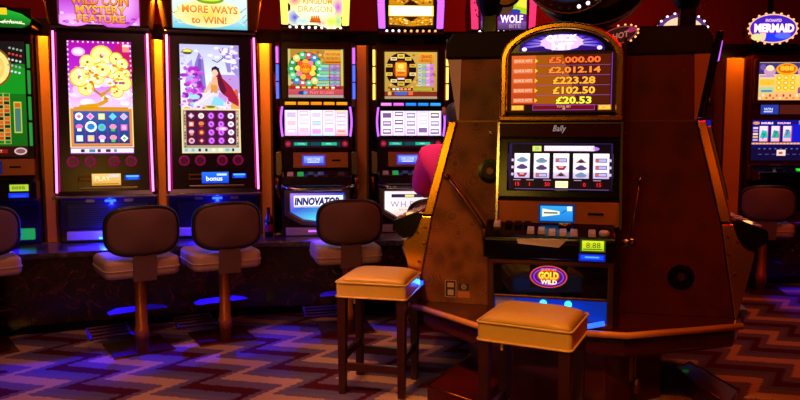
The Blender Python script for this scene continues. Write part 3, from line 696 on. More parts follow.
def reel_machine(pos, ang, label, wheel, reels, topper, side_led, btn_cols, top_led, belly):
    t = thing('slot_machine', label, 'slot machine', (*pos, CZ), ang, 'slot machines along the back row')
    oz = CZ; d = .06
    M = MB(oz)
    M.prism([(d + .02, CZ), (d, 1.06), (d - .02, 1.2), (d - .03, 1.45), (d + .01, 1.7), (d + .04, 2.28), (.5, 2.28), (.5, CZ)], -.30, .30); M.build('cabinet', 'glow_tinted_black', t, bevel=0.008)
    # screen surround
    e = MB(oz); o = rrect(0, 2.0, .292, .26, .04, 4); i_ = rrect(0, 2.005, .238, .21, .012, 4); e.band(o, i_, d - .02, d + .05, 'y'); e.build('screen_surround', 'dark_red_plastic', t, bevel=0.006)
    wheel.build('bonus_screen', t, d + .004, oz=oz, back=.02)
    for s in (-1, 1):
        e = MB(oz); e.hexa([(s * .298, d - .015, 1.72), (s * .335, d + .03, 1.72), (s * .335, .4, 1.72), (s * .298, .4, 1.72)], [(s * .298, d - .015, 2.26), (s * .335, d + .03, 2.26), (s * .335, .4, 2.26), (s * .298, .4, 2.26)])
        e.build('side_rail', 'bronze', t, bevel=0.004)
        for q in range(3):
            e = MB(oz); e.box(s * .322 - .011, s * .322 + .011, d - .012, d + .01, 1.79 + q * .148, 1.79 + q * .148 + .135)
            e.build('led_segment', side_led[q], t, bevel=0.003)
        # curved lit edge beside the reels
        pts = [(s * (.285 + .012 * math.sin(PI * k / 6)), d - .035 - .01 * math.sin(PI * k / 6), 1.47 + k * .042) for k in range(7)]
        MB(oz).tube(pts, .009, 8).build('reel_light', 'led_violet', t, smooth=True)
        e = MB(oz); e.prism(rrect(s * .32, 1.24, .028, .1, .02, 3), d - .05, .3, 'y'); e.build('bumper', 'dull_chrome', t, bevel=0.006)
        e = MB(oz); e.tube([(s * .33, d - .06, 1.12), (s * .335, d - .03, 1.05), (s * .31, d + .02, .95)], .022, 8); e.build('deck_bracket', 'brass', t, smooth=True)
    e = MB(oz); e.box(-.295, .295, d - .03, d + .03, 1.705, 1.79); e.build('button_rail', 'black_plastic', t, bevel=0.004)
    A = Art()
    for k in range(5): x = -.216 + k * .108; A.rect(x - .046, 1.737, x + .046, 1.762, btn_cols[k], 0, 1.0); A.rect(x - .036, 1.75, x + .036, 1.759, btn_cols[k], 1, 1.5)
    A.build('feature_lights', t, d - .034, oz=oz)
    # reels behind glass
    reels.build('reel_window', t, d - .036, 1.478, .0, oz=oz, back=.03)
    e = MB(oz); e.box(-.285, .285, d - .045, d + .02, 1.452, 1.474); e.build('reel_sill', 'glow_tinted_black', t, bevel=0.004)
    A = Art(); A.rect(-.27, 1.375, .27, 1.445, '#180818'); A.rect(-.2, 1.39, .2, 1.425, '#083028', 1)
    A.rect(-.19, 1.395, -.08, 1.42, '#18a088', 2); A.rect(-.05, 1.395, .03, 1.42, '#0c4050', 2); A.rect(.04, 1.395, .17, 1.42, '#20b088', 2); A.text('TOTAL', -.13, 1.408, .014, '#a0fff0', 3); A.text('WIN', .1, 1.408, .014, '#b0fff0', 3)
    for x in (-.24, .24): A.ell(x, 1.408, .026, .026, '#801028', 2, 1, 12); A.ell(x, 1.408, .014, .014, '#d03048', 3, .7, 10)
    A.build('meter_panel', t, d - .03, oz=oz, back=.02)
    MB(oz).box(-.2, .265, d - .045, d, 1.205, 1.335).build('lower_panel', 'laminate_brown', t, bevel=0.004)
    A = Art(); A.rect(-.125, 1.225, .07, 1.315, '#4838b8'); A.rect(-.11, 1.245, .055, 1.302, '#5078e0', 1, 1, '#8098f0'); A.text('WELCOME', -.03, 1.275, .025, '#f0f0ff', 3, w=.11); A.rect(-.08, 1.25, .02, 1.257, '#e0e8ff', 2); A.build('player_display', t, d - .05, oz=oz)
    MB(oz).box(.13, .2, d - .05, d - .044, 1.262, 1.275).build('card_slot', 'black_plastic', t)
    # button deck
    e = MB(oz); e.prism([(d + .02, 1.195), (d - .05, 1.185), (d - .16, 1.135), (d - .165, 1.06), (d + .02, 1.03)], -.29, .29); dk = e.build('button_deck', 'glow_tinted_black', t, bevel=0.01)
    for k in range(6):
        x = -.225 + k * .085
        e = MB(oz); e.hexa([(x - .026, d - .15, 1.138), (x + .026, d - .15, 1.138), (x + .026, d - .1, 1.162), (x - .026, d - .1, 1.162)], [(x - .024, d - .153, 1.150), (x + .024, d - .153, 1.150), (x + .024, d - .103, 1.174), (x - .024, d - .103, 1.174)])
        e.build('button', ['white_button', 'led_green', 'black_plastic', 'dull_chrome', 'black_plastic', 'dull_chrome'][k], dk)
    e = MB(oz); e.tube([(-.3, d - .14, 1.06), (-.2, d - .165, 1.035), (0, d - .185, 1.03), (.2, d - .165, 1.035), (.3, d - .14, 1.06)], .014, 8); e.build('deck_rail', 'chrome', t, smooth=True)
    # belly with lit glass shaped like a shield
    e = MB(oz); o = [(-.28, 1.02), (.28, 1.02), (.28, .80), (.14, .715), (0, .70), (-.14, .715), (-.28, .80)]; i_ = [(-.235, .99), (.235, .99), (.235, .82), (.12, .755), (0, .74), (-.12, .755), (-.235, .82)]
    e.band(o, i_, d - .04, d + .02, 'y'); e.build('belly_frame', 'dull_chrome', t, bevel=0.008)
    belly.build('belly_glass', t, d - .01, oz=oz, back=.015)
    e = MB(oz); e.box(-.27, .27, d - .05, d + .02, .625, .69); e.build('kick_tray', 'silver_panel', t, bevel=0.006)
    MB(oz).box(-.08, .1, d - .056, d - .05, .655, .67).build('kick_light_bar', top_led, t)
    # topper : drum shaped lit box with bulbs
    e = MB(oz); o = [(-.285, 2.36), (-.295, 2.6), (-.27, 2.85), (.27, 2.85), (.295, 2.6), (.285, 2.36)]; e.prism(o, d - .03, .35, 'y'); tp = e.build('topper', 'black_plastic', t, bevel=0.01)
    MB(oz).box(-.12, .12, d + .02, .35, 2.27, 2.37).build('topper_neck', 'black_plastic', tp)
    topper.build('topper_screen', tp, d - .034, oz=oz)
    for s in (-1, 1):
        e = MB(oz); e.hexa([(s * .222, d - .05, 2.40), (s * .282, d - .03, 2.40), (s * .282, d + .05, 2.40), (s * .222, d + .05, 2.40)], [(s * .228, d - .05, 2.62), (s * .292, d - .03, 2.62), (s * .292, d + .05, 2.62), (s * .228, d + .05, 2.62)])
        e.hexa([(s * .228, d - .05, 2.62), (s * .292, d - .03, 2.62), (s * .292, d + .05, 2.62), (s * .228, d + .05, 2.62)], [(s * .215, d - .05, 2.84), (s * .27, d - .03, 2.84), (s * .27, d + .05, 2.84), (s * .215, d + .05, 2.84)])
        e.build('topper_light', btn_cols[5], tp, bevel=0.006)
    e = MB(oz); e.tube([(-.28, d - .045, 2.362), (0, d - .06, 2.352), (.28, d - .045, 2.362)], .012, 8); e.build('topper_rail', 'bronze', tp)
    for k in range(9):
        x = -.21 + k * .0525
        MB(oz).lathe([(.011, 0), (.011, -.008), (.005, -.014), (0, -.014)], (x, d - .045, 2.378), 8, 'y').build('bulb', 'bulb_white' if (btn_cols[6] == 9 or k < btn_cols[6]) else 'bulb_warm', tp)
    return t

b1 = Art(); b1.poly([(-.23, .985), (.23, .985), (.23, .825), (.12, .76), (0, .745), (-.12, .76), (-.23, .825)], '#30b0d8', 0, 1, [hx('#a070e0', 1.1), hx('#3040c0', 1.1), hx('#40c8e0', 1), hx('#70e0f0', 1), hx('#60d8f0', 1), hx('#60a0e0', 1), hx('#4060d0', 1)])
b1.rect(-.2, .865, .22, .965, '#f8f4ff', 2, 1.1); b1.text('INNOVATOR', .0, .915, .07, '#201870', 4, w=.39, bold=.055, shear=.15); b1.text('multi-line action', .02, .84, .028, '#3078c0', 3, w=.26); b1.rect(-.2, .868, .22, .872, '#201870', 3)
b2 = Art(); b2.poly([(-.23, .985), (.23, .985), (.23, .825), (.12, .76), (0, .745), (-.12, .76), (-.23, .825)], '#f0d0d8', 0, 1, [hx('#f8e8f0'), hx('#f0d0d8'), hx('#e8b898'), hx('#d0a080'), hx('#d0a080'), hx('#e8c0b0'), hx('#f8f0f0')])
b2.rect(-.17, .93, .1, .96, '#302048', 2); b2.rect(-.05, .935, .03, .955, '#f0d880', 3)
for k in range(5): b2.text('WHEEL'[k], -.14 + k * .075, .87, .05, '#9870a8', 3)
b2.text('bonus play', 0, .82, .025, '#b08088', 3, w=.2)
P5 = lambda *a: list(a)
m3 = reel_machine((-.705, 5.95), 8, 'slot machine with a green and red gem wheel above INNOVATOR belly glass', gem_wheel_art(),
    reel_art(41, [('#f8a8e0', '#ffd8f0'), ('#f0b0f0', '#ffe0ff'), ('#a0e8f0', '#e0ffd8'), ('#b0f0e0', '#fff0b0'), ('#ff9070', '#ffc090'), ['#f0b8f0', '#e8a8e8', '#d8c0e8', '#f8c8e0', '#e0d0f0']]),
    topper_dome_art('rainbow'), ['led_blue', 'led_blue', 'led_violet'], ['#ff9010', '#ff8a10', '#ff8010', '#ff8a10', '#ff9010', 'led_cream', 9], 'led_violet', b1)
m4 = reel_machine((.097, 6.15), 3, 'slot machine with a round black wheel on its screen and gold topper', ring_wheel_art(),
    reel_art(42, [('#f0d0f8', '#ffd0f0'), ('#f8e0ff', '#fff0ff'), ('#e8d8ff', '#c0d0ff'), ('#e8d0f8', '#d0c8ff'), ('#e0d8f8', '#ffe8b0'), ['#7a5a90', '#8a6aa0', '#e8d0f0', '#604878', '#a080b8']]),
    topper_dome_art('gold'), ['led_cream', 'led_cream', 'led_cream'], ['#f080e0', '#e060d0', '#2080e0', '#2080d8', '#3090e8', 'led_violet', 3], 'bulb_warm', b2)
m5 = reel_machine((.905, 6.2), 3, 'slot machine behind the pod, only its topper with rose light bars in view', ring_wheel_art(),
    reel_art(43, [('#f0d0f8', '#ffd0f0')] * 5 + [['#7a5a90', '#e8d0f0', '#604878']]),
    topper_dome_art('wolf'), ['led_violet', 'led_violet', 'led_rose'], ['#f080e0', '#e060d0', '#2080e0', '#2080d8', '#3090e8', 'led_rose', 9], 'led_violet', b2)

# ------------------------------------------------------------------ green roulette machine at the left edge
def roulette_machine():
    t = thing('roulette_machine', 'green roulette betting terminal cut by the left edge of the photo', 'slot machine', (-3.18, 5.38, CZ), 15)
    oz = CZ
    MB(oz).prism([(.05, CZ), (.05, .95), (-.06, .98), (-.08, 1.14), (-.02, 1.2), (.03, 2.26), (.5, 2.26), (.5, CZ)], -.40, .352).build('cabinet', 'glow_tinted_black', t, bevel=0.01)
    A = Art(); x0, x1 = -.32, .30
    A.rect(x0, 1.37, x1, 2.2, '#0a5a10', 0, 1, '#087018'); A.rect(x0, 1.8, x1, 2.0, '#0a8a1c', 1)
    A.rect(x0, 2.03, x1, 2.2, '#141014', 2)
    A.ell(0.04, 2.0, .17, .165, '#7a4a10', 3, 1, 28); A.ell(.04, 2.0, .155, .15, '#f8d878', 4, 1, 28); A.ell(.04, 2.0, .12, .115, '#fff4c0', 5, 1, 26, col2='#f0b850'); A.ring(.04, 2.0, .08, .075, .02, '#d08838', 6); A.ell(.04, 2.0, .05, .045, '#b8381c', 7, 1, 16)
    for a in range(5):
        for b in range(4):
            A.ell(.20 + b * .026 - a * .004, 2.15 - a * .043 - b * .006, .009, .009, ['#8aa088', '#d04030', '#c0c8c0', '#98a8a0', '#c8d0d8'][a], 6, 1, 8)
    for c in range(4):
        for q in range(13):
            xx = .165 - c * .045; zz = 1.43 + q * .03
            A.rect(xx - .022, zz - .014, xx + .022, zz + .014, '#c8c060', 3); A.rect(xx - .019, zz - .012, xx + .019, zz + .012, ['#d05818', '#182010', '#b84010'][(c + q) % 3] if 0 < q < 12 else '#107018', 4)
    A.rect(.212, 1.5, .267, 1.74, '#b8c040', 3); A.rect(.219, 1.51, .260, 1.69, '#407068', 4); A.rect(.219, 1.695, .260, 1.73, '#c05818', 4)
    A.rect(x0, 1.32, x1, 1.40, '#2a0808', 5); A.ell(.25, 1.36, .045, .028, '#c8b0b0', 6); A.ell(.25, 1.36, .034, .018, '#804850', 7); A.rect(.05, 1.345, .16, 1.375, '#801010', 6); A.text('BET', .1, 1.36, .02, '#ffd080', 7)
    A.build('screen', t, -.02, 1.3, .05, oz=oz)
    for q in range(4): MB(oz).box(.318, .336, -.03 + q * .01, .03, 1.4 + q * .2, 1.58 + q * .2).build('led_segment', 'led_green', t, bevel=0.004)
    MB(oz).box(-.3, .35, -.075, -.02, 1.175, 1.30).build('lower_panel', 'laminate_brown', t, bevel=0.004)
    A = Art(); A.rect(-.05, 1.19, .13, 1.29, '#0a1450'); A.text('+', .07, 1.245, .045, '#e8f0ff', 2, bold=.03); A.rect(-.03, 1.235, .05, 1.255, '#c8d8ff', 2); A.build('player_display', t, -.08, oz=oz)
    MB(oz).box(.18, .26, -.08, -.074, 1.235, 1.247).build('card_slot', 'black_plastic', t)
    e = MB(oz); e.box(-.40, .365, -.14, .05, .97, 1.15); e.build('button_deck', 'black_plastic', t, bevel=0.03, seg=3)
    A = Art(); A.rect(.19, 1.06, .32, 1.11, '#a8c830', 0); A.text('8888', .25, 1.085, .025, '#405008', 2, w=.09); A.rect(.18, 1.01, .32, 1.045, '#1030e0', 0); A.rect(.2, 1.015, .3, 1.03, '#2040ff', 1, 1.3); A.build('credit_meter', t, -.144, oz=oz)
    MB(oz).box(.19, .31, .02, .051, .66, .75).build('coin_tray', 'led_green', t, bevel=0.01)
    e = MB(oz); e.prism([(-.4, 2.29), (.25, 2.29), (.31, 2.32), (.33, 2.37), (.26, 2.42), (.1, 2.47), (-.4, 2.47)], .0, .3, 'y'); tp = e.build('topper', 'black_plastic', t, bevel=0.01); tp.location.x = .06
    A = Art(); A.poly([(-.38, 2.30), (.24, 2.30), (.29, 2.325), (.305, 2.36), (.24, 2.405), (.08, 2.45), (-.38, 2.45)], '#0a7818', 0, 1, [hx('#085010'), hx('#085010'), hx('#0a6018'), hx('#108a20'), hx('#18b030'), hx('#18b030'), hx('#108020')])
    A.rect(-.3, 2.395, .14, 2.445, '#f0c020', 2); A.text('ROULETTE', -.06, 2.42, .032, '#402008', 3, w=.3); A.line([(-.3, 2.335), (.05, 2.335), (.15, 2.345), (.26, 2.33)], .008, '#f8f8c0', 3); A.text('deluxe', .17, 2.345, .03, '#f4ffd8', 4, w=.14, shear=.3); A.build('topper_screen', tp, -.004, oz=oz)
    return t
m0 = roulette_machine()

# ------------------------------------------------------------------ wood dividers between machines and dark pelmet above
def divider(pos, ang, hw, label, top=2.26):
    t = thing('divider_panel', label, 'divider', (*pos, CZ), ang, 'wood dividers between the slot machines')
    MB(CZ).box(-hw, hw, -.02, .3, CZ, top).build('panel', 'orange_wood', t, bevel=0.003)
    e = MB(CZ)
    e.box(-hw, -hw + .02, -.032, -.02, CZ, top); e.box(hw - .02, hw, -.032, -.02, CZ, top)
    e.build('edge_strip', 'bronze', t)
divider(frame_pt((-3.18, 5.38), 15, .415, .15)[:2], 15, .055, 'orange wood divider between the roulette terminal and the coin tree machine')
divider(frame_pt((-2.355, 5.6), 15, .418, .15)[:2], 15, .05, 'orange wood divider between the coin tree and seated lady machines')
divider(frame_pt((-1.55, 5.835), 13, .435, .17)[:2], 12, .06, 'orange wood divider between the seated lady machine and the INNOVATOR machine')
divider(frame_pt((-.705, 5.95), 8, .40, .22)[:2], 6, .06, 'shaded wood divider between the INNOVATOR and the round black wheel machines')
pel = MB()
for (a, b) in ((FA, FB), (FB, FC)):
    pel.hexa([(a[0], a[1] + .90, 2.325), (b[0], b[1] + .90, 2.325), (b[0], b[1] + .96, 2.325), (a[0], a[1] + .96, 2.325)], [(a[0], a[1] + .90, 2.44), (b[0], b[1] + .90, 2.44), (b[0], b[1] + .96, 2.44), (a[0], a[1] + .96, 2.44)])
tag(pel.build('pelmet', 'soffit_black'), 'long black pelmet running behind the toppers of the back row', 'pelmet')
bw = MB()
for (a, b) in ((FA, FB), (FB, FC)):
    bw.hexa([(a[0], a[1] + 1.0, 0), (b[0], b[1] + 1.0, 0), (b[0], b[1] + 1.08, 0), (a[0], a[1] + 1.08, 0)], [(a[0], a[1] + 1.0, 2.46), (b[0], b[1] + 1.0, 2.46), (b[0], b[1] + 1.08, 2.46), (a[0], a[1] + 1.08, 2.46)])
struct(bw.build('trim_1', 'red_paint'))

# dark bottle on the plinth
bp = frame_pt((-1.55, 5.835), 13, .44, .0)
e = MB(); e.lathe([(.0, 0), (.036, .002), (.038, .12), (.03, .16), (.014, .19), (.013, .235), (.016, .237), (.016, .25), (0, .25)], seg=16)
bo = e.build('bottle', 'bottle_glass', None, smooth=True); bo.location = (bp[0], bp[1], CZ); tag(bo, 'dark glass bottle standing on the marble plinth beside the INNOVATOR machine', 'bottle')
e = MB(); e.lathe([(.0385, .045), (.0392, .05), (.0392, .1), (.0385, .105)], seg=16); e.build('bottle_label', 'red_paint', bo)

# ------------------------------------------------------------------ casino stools
def make_stool(label):
    t = thing('casino_stool', label, 'stool', (0, 0, 0), 0, 'padded stools along the back row')
    e = MB(); e.box(-.2, .2, -.02, .36, 0, .014); e.build('base_plate', 'dark_red_plastic', t, bevel=0.003)
    MB().box(-.205, .205, -.026, -.02, .002, .014).build('plate_edge', 'brass', t)
    e = MB(); e.lathe([(.042, .014), (.042, .1), (.048, .102), (.048, .17), (.041, .18), (.036, .52), (.036, .545)], (0, .05, 0), 20); e.build('pole', 'pole_metal', t, smooth=True)
    # seat : soft box, slightly crowned
    e = MB(); e.prism(rrect(0, .145, .245, .225, .06, 5), .54, .668, 'z'); st = e.build('seat', 'seat_vinyl', t, bevel=0.032, seg=4, smooth=True)
    e = MB(); e.tube([(x, y, .597) for x, y in rrect(0, .145, .246, .226, .06, 5)], .006, 6, True); e.build('seat_seam', 'seat_vinyl', st)
    # bracket strap rising behind the seat to the backrest
    e = MB(); e.hexa([(-.075, -.1, .52), (.075, -.1, .52), (.075, -.075, .52), (-.075, -.075, .52)], [(-.075, -.115, .7), (.075, -.115, .7), (.075, -.095, .7), (-.075, -.095, .7)])
    e.box(-.075, .075, -.1, .1, .53, .545); e.build('bracket', 'back_mesh', t, bevel=0.004)
    # backrest : padded oval shell with black rim
    o = []
    for k in range(40):
        a = 2 * PI * k / 40; c, s = math.cos(a), math.sin(a)
        o.append((.225 * math.copysign(abs(c) ** .62, c), .855 + .149 * math.copysign(abs(s) ** .62, s)))
    def shell(sc, y): return [(x * sc, y + .05 * (x / .225) ** 2, .855 + (z - .855) * sc) for x, z in o]
    e = MB(); rings = [shell(.9, -.135), shell(1, -.12), shell(1, -.08), shell(.9, -.065)]
    n = 40; vs = [p for r_ in rings for p in r_] + [(0, -.14, .855), (0, -.06, .855)]
    fs = [(i * n + k, i * n + (k + 1) % n, (i + 1) * n + (k + 1) % n, (i + 1) * n + k) for i in range(3) for k in range(n)]
    fs += [(4 * n, (k + 1) % n, k) for k in range(n)] + [(4 * n + 1, 3 * n + k, 3 * n + (k + 1) % n) for k in range(n)]
    e.add(vs, fs); br = e.build('backrest', 'back_mesh', t, smooth=True)
    e = MB(); e.tube([(x * 1.02, y, .855 + (z - .855) * 1.02) for x, y, z in shell(1, -.1)], .019, 10, True); e.build('rim', 'rubber', br, smooth=True)
    # footrests
    e = MB(); e.prism([(-.2, .1), (.2, .1), (.19, .2), (.12, .27), (-.12, .27), (-.19, .2)], .262, .275, 'z'); e.tube([(0, .05, .26), (0, .15, .265)], .02, 8); e.build('footrest', 'tread_metal', t, bevel=0.003)
    e = MB()
    for i in range(4): e.tube([(-.3, .2 + i * .045, .1 + i * .012), (-.04, .2 + i * .045, .1 + i * .012)], .012, 6)
    e.tube([(-.3, .19, .095), (-.3, .35, .14)], .01, 6); e.tube([(-.04, .19, .095), (-.04, .35, .14)], .01, 6); e.tube([(-.04, .2, .1), (0, .06, .1)], .016, 6)
    e.build('foot_bar', 'tread_metal', t)
    return t
s1 = make_stool('padded stool before the coin tree machine, ribbed foot bar in plain view')
s1.location = (-1.745, 4.66, 0); s1.rotation_euler = (0, 0, math.radians(34))
dup(s1, (-1.24, 4.92, 0), 30, 'padded stool before the seated lady machine')
dup(s1, (-.38, 5.12, 0), 15, 'padded stool before the INNOVATOR machine, behind the near tan cushioned stool')
dup(s1, (.29, 5.2, 0), 4, 'padded stool under the person in pink')
dup(s1, (-2.80, 4.6, 0), 38, 'padded stool cut off by the left edge, before the roulette terminal')
dup(s1, (3.40, 6.47, 0), -14, 'padded stool beyond the pod, facing the oval mermaid sign machine')

# ------------------------------------------------------------------ tan cushioned wooden stools
def make_bench(label, loc, rz, hw=.205, hd=.195):
    t = thing('cushioned_stool', label, 'stool', loc, rz, 'tan cushioned wooden stools')
    for sx in (-1, 1):
        for sy in (-1, 1):
            x, y = sx * (hw - .03), sy * (hd - .03)
            MB().hexa([(x - .02, y - .02, 0), (x + .02, y - .02, 0), (x + .02, y + .02, 0), (x - .02, y + .02, 0)], [(x - .026, y - .026, .575), (x + .026, y - .026, .575), (x + .026, y + .026, .575), (x - .026, y + .026, .575)]).build('leg', 'dark_wood', t, bevel=0.003)
    for sy in (-1, 1): MB().box(-hw + .045, hw - .045, sy * (hd - .03) - .012, sy * (hd - .03) + .012, .14, .185).build('stretcher', 'dark_wood', t, bevel=0.003)
    for sx in (-1, 1): MB().box(sx * (hw - .03) - .012, sx * (hw - .03) + .012, -hd + .045, hd - .045, .19, .235).build('stretcher', 'dark_wood', t, bevel=0.003)
    e = MB(); e.prism(rrect(0, 0, hw, hd, .018, 3), .572, .655, 'z'); b = e.build('cushion_band', 'yellow_vinyl', t, bevel=0.006, seg=2)
    e = MB(); n = 15; vs = []
    for j in range(n):
        for i in range(n):
            u, v = -1 + 2 * i / (n - 1), -1 + 2 * j / (n - 1)
            vs.append((u * hw * .995, v * hd * .995, .655 + .046 * (1 - abs(u) ** 5) ** .6 * (1 - abs(v) ** 5) ** .6))
    fs = [(j * n + i, j * n + i + 1, (j + 1) * n + i + 1, (j + 1) * n + i) for j in range(n - 1) for i in range(n - 1)]
    bd = [i for i in range(n)] + [j * n + n - 1 for j in range(1, n)] + [(n - 1) * n + i for i in range(n - 2, -1, -1)] + [j * n for j in range(n - 2, 0, -1)]
    fs.append(tuple(reversed(bd)))
    e.add(vs, fs); e.build('cushion', 'yellow_vinyl', t, smooth=True)
    for z, nm in ((.657, 'piping'), (.575, 'piping')):
        e = MB(); e.tube([(x, y, z) for x, y in rrect(0, 0, hw + .002, hd + .002, .02, 3)], .0055, 6, True); e.build(nm, 'piping', t, smooth=True)
    MB().tube([(-.1, -hd + .02, .575), (-.1, -hd + .02, .535)], .006, 6).build('strap_end', 'piping', t)
    return t
make_bench('tan cushioned wooden stool left of the pod, blue light on its cushion', (-.12, 4.05, 0), -14)
make_bench('tan cushioned wooden stool right in front of the jackpot machine', (.615, 3.15, 0), -26, .212, .18)

# ------------------------------------------------------------------ the pod : machines back to back on a mahogany plinth
PO, PA = (.985, 4.024), -13
PZ = .47
pp = thing('pod_plinth', 'dark red mahogany plinth carrying the pod of machines', 'counter', (*PO, 0), PA)
led = [(-.93, -.05), (-.46, -.45), (.29, -.45), (.91, -.12), (.98, .1), (.98, .62), (.5, 1.05), (-.5, 1.05), (-.96, .62), (-.98, .1)]
MB().prism(led, .44, PZ, 'z').build('ledge', 'mahogany', pp, bevel=0.012, seg=3)
MB().prism([(x * .97, .3 + (y - .3) * .97) for x, y in led], .33, .44, 'z').build('apron', 'mahogany', pp, bevel=0.03, seg=3)
core = [(-.5, -.12), (-.3, -.3), (.2, -.3), (.52, -.05), (.6, .3), (.5, .75), (-.5, .75), (-.62, .3)]
MB().prism(core, 0, .33, 'z').build('core', 'mahogany', pp, bevel=0.01)
e = MB(); e.tube([(x * 1.004, y - .004, .461) for x, y in led[:4]], .018, 10); e.build('nosing', 'lit_nosing_wood', pp, smooth=True)
feet = [[(-.594, .167), (-.757, -.43), (-.469, -.603), (-.3, -.1)], [(.739, .336), (.912, -.107), (.82, -.33), (.70, -.06), (.64, .2)], [(.56, .7), (.75, 1.05), (.5, 1.15), (.3, .8)], [(-.5, .7), (-.75, 1.05), (-.5, 1.15), (-.3, .8)]]
for i, f in enumerate(feet):
    ft = MB().prism(f, 0, .1, 'z').build('foot', 'mahogany', pp, bevel=0.004)
    if i < 2: MB().tube([(x, y, .1) for x, y in f], .006, 6, True).build('edge_bead', 'brass', ft, smooth=True)
e = MB(); e.tube([(.325, -.37, .44), (.325, -.37, .2)], .012, 8); e.tube([(.345, -.37, .44), (.345, -.37, .22)], .006, 8); e.lathe([(.016, .12), (.02, .14), (.02, .17), (.012, .2)], (.36, -.33, 0), 12); e.build('cable_conduit', 'bronze', pp)

# side machines of the pod, seen edge on
def pod_side_machine(s, label):
    t = thing('slot_machine', label, 'slot machine', (*PO, PZ), PA, 'machines of the pod')
    oz = PZ; V0, V1 = 0.0, .62
    q = lambda pts: [(s * x, z) for x, z in pts]
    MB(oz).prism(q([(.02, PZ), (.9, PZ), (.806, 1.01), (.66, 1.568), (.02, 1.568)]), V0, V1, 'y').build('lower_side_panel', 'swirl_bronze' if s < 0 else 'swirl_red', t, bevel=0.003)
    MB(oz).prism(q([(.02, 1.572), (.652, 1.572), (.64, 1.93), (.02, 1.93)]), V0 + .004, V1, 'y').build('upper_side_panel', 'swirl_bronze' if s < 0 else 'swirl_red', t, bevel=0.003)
    MB(oz).prism(q([(.652, 1.575), (.664, 1.575), (.722, 1.93), (.64, 1.93)]), V0, V1, 'y').build('upper_edge_strip', 'silver_panel' if s < 0 else 'laminate_brown', t)
    MB(oz).prism(q([(.02, 1.932), (.735, 1.932), (.73, 2.03), (.69, 2.085), (.02, 2.09)]), V0 - .01, V1, 'y').build('top_cap', 'soffit_black', t, bevel=0.012)
    # gold trims
    MB(oz).prism(q([(.664, 1.568), (.712, 1.568), (.866, 1.01), (.808, 1.01)]), V0 - .012, V1, 'y').build('gold_trim', 'gold', t, bevel=0.006)
    fl = [(.812, 1.0), (.875, 1.0), (.90, .93), (.925, .885), (.955, .86), (.992, .848), (.985, .80), (.94, .60), (.915, PZ), (.902, PZ)]
    MB(oz).prism(q(fl), V0 - .012, V1, 'y').build('gold_flare', 'gold', t, bevel=0.006)
    for x, z in ((.85, .93), (.86, .83), (.9, .9), (.89, .72)): MB(oz).lathe([(.012, 0), (.009, -.006), (0, -.006)], (s * x, V0 - .012, z), 10, 'y').build('rivet', 'brass', t)
    MB(oz).box(s * .02 if s > 0 else -.66, .66 if s > 0 else -.02, V0 - .004, V0 + .01, 1.562, 1.574).build('seam', 'bronze', t)
    e = MB(oz); e.lathe([(.072, 0), (.072, -.006), (.05, -.008), (.048, -.004), (.022, -.004), (.02, -.01), (0, -.01)], ((-.466) if s < 0 else .614, V0, 1.277 if s < 0 else .692), 24, 'y'); g = e.build('speaker_grille', 'black_plastic', t)
    MB(oz).lathe([(.024, 0), (.02, -.014), (0, -.014)], ((-.466) if s < 0 else .614, V0, 1.277 if s < 0 else .692), 14, 'y').build('grille_hub', 'bronze' if s < 0 else 'dark_wood', g)
    if s < 0: MB(oz).lathe([(.012, 0), (.012, -.012), (0, -.014)], (-.469, V0, 1.5), 12, 'y').build('key_lock', 'chrome', t)
    # player side : screens, deck, tray (face the other way)
    k = 0 if s > 0 else .055
    MB(oz).hexa([(s * (.69 - k), .06, 1.585), (s * (.72 - k), .06, 1.585), (s * (.72 - k), .58, 1.585), (s * (.69 - k), .58, 1.585)], [(s * (.76 - k), .06, 2.06), (s * (.80 - k), .06, 2.06), (s * (.80 - k), .58, 2.06), (s * (.76 - k), .58, 2.06)]).build('upper_screen_bezel', 'black_plastic', t, bevel=0.01)
    MB(oz).hexa([(s * (.778 - k), .1, 1.9), (s * (.786 - k), .1, 1.9), (s * (.786 - k), .54, 1.9), (s * (.778 - k), .54, 1.9)], [(s * (.79 - k), .1, 2.01), (s * (.801 - k), .1, 2.01), (s * (.801 - k), .54, 2.01), (s * (.79 - k), .54, 2.01)]).build('upper_screen', 'led_violet', t)
    MB(oz).hexa([(s * (.82 - k), .05, 1.13), (s * (.86 - k), .05, 1.13), (s * (.86 - k), .57, 1.13), (s * (.82 - k), .57, 1.13)], [(s * (.705 - k), .05, 1.54), (s * (.755 - k), .05, 1.54), (s * (.755 - k), .57, 1.54), (s * (.705 - k), .57, 1.54)]).build('reel_bezel', 'dull_chrome', t, bevel=0.008)
    MB(oz).hexa([(s * (.825 - k), .3, 1.27), (s * (.832 - k), .3, 1.27), (s * (.832 - k), .53, 1.27), (s * (.825 - k), .53, 1.27)], [(s * (.79 - k), .3, 1.41), (s * (.797 - k), .3, 1.41), (s * (.797 - k), .53, 1.41), (s * (.79 - k), .53, 1.41)]).build('reel_window', 'bulb_white', t)
    e = MB(oz); e.prism(q([(.86, 1.02), (.9, 1.025), (1.06, .965), (1.07, .90), (1.0, .85), (.88, .88)]), .03, .59, 'y'); dk = e.build('button_deck', 'black_plastic', t, bevel=0.012)
    for i in range(3):
        for j in range(4):
            x, y = .92 + i * .05, .07 + j * .14; z = 1.018 - (x - .9) * .375
            MB(oz).box(s * x - .018, s * x + .018, y, y + .07, z - .004, z + .014).build('button', ['white_button', 'bulb_warm', 'laminate_brown', 'lens_cyan'][(i + j) % 4] if j == 0 else 'white_button', dk)
    MB(oz).box(*sorted((s * .90, s * .93)), .06, .56, .55, .6).build('coin_tray', 'tray_blue_glow', t)
    MB(oz).box(*sorted((s * .925, s * .98)), .06, .56, PZ + .01, PZ + .04).build('coin_tray_lip', 'dull_chrome', t)
    return t
ml = pod_side_machine(-1, 'swirled bronze sided pod machine facing left, seen from its side')
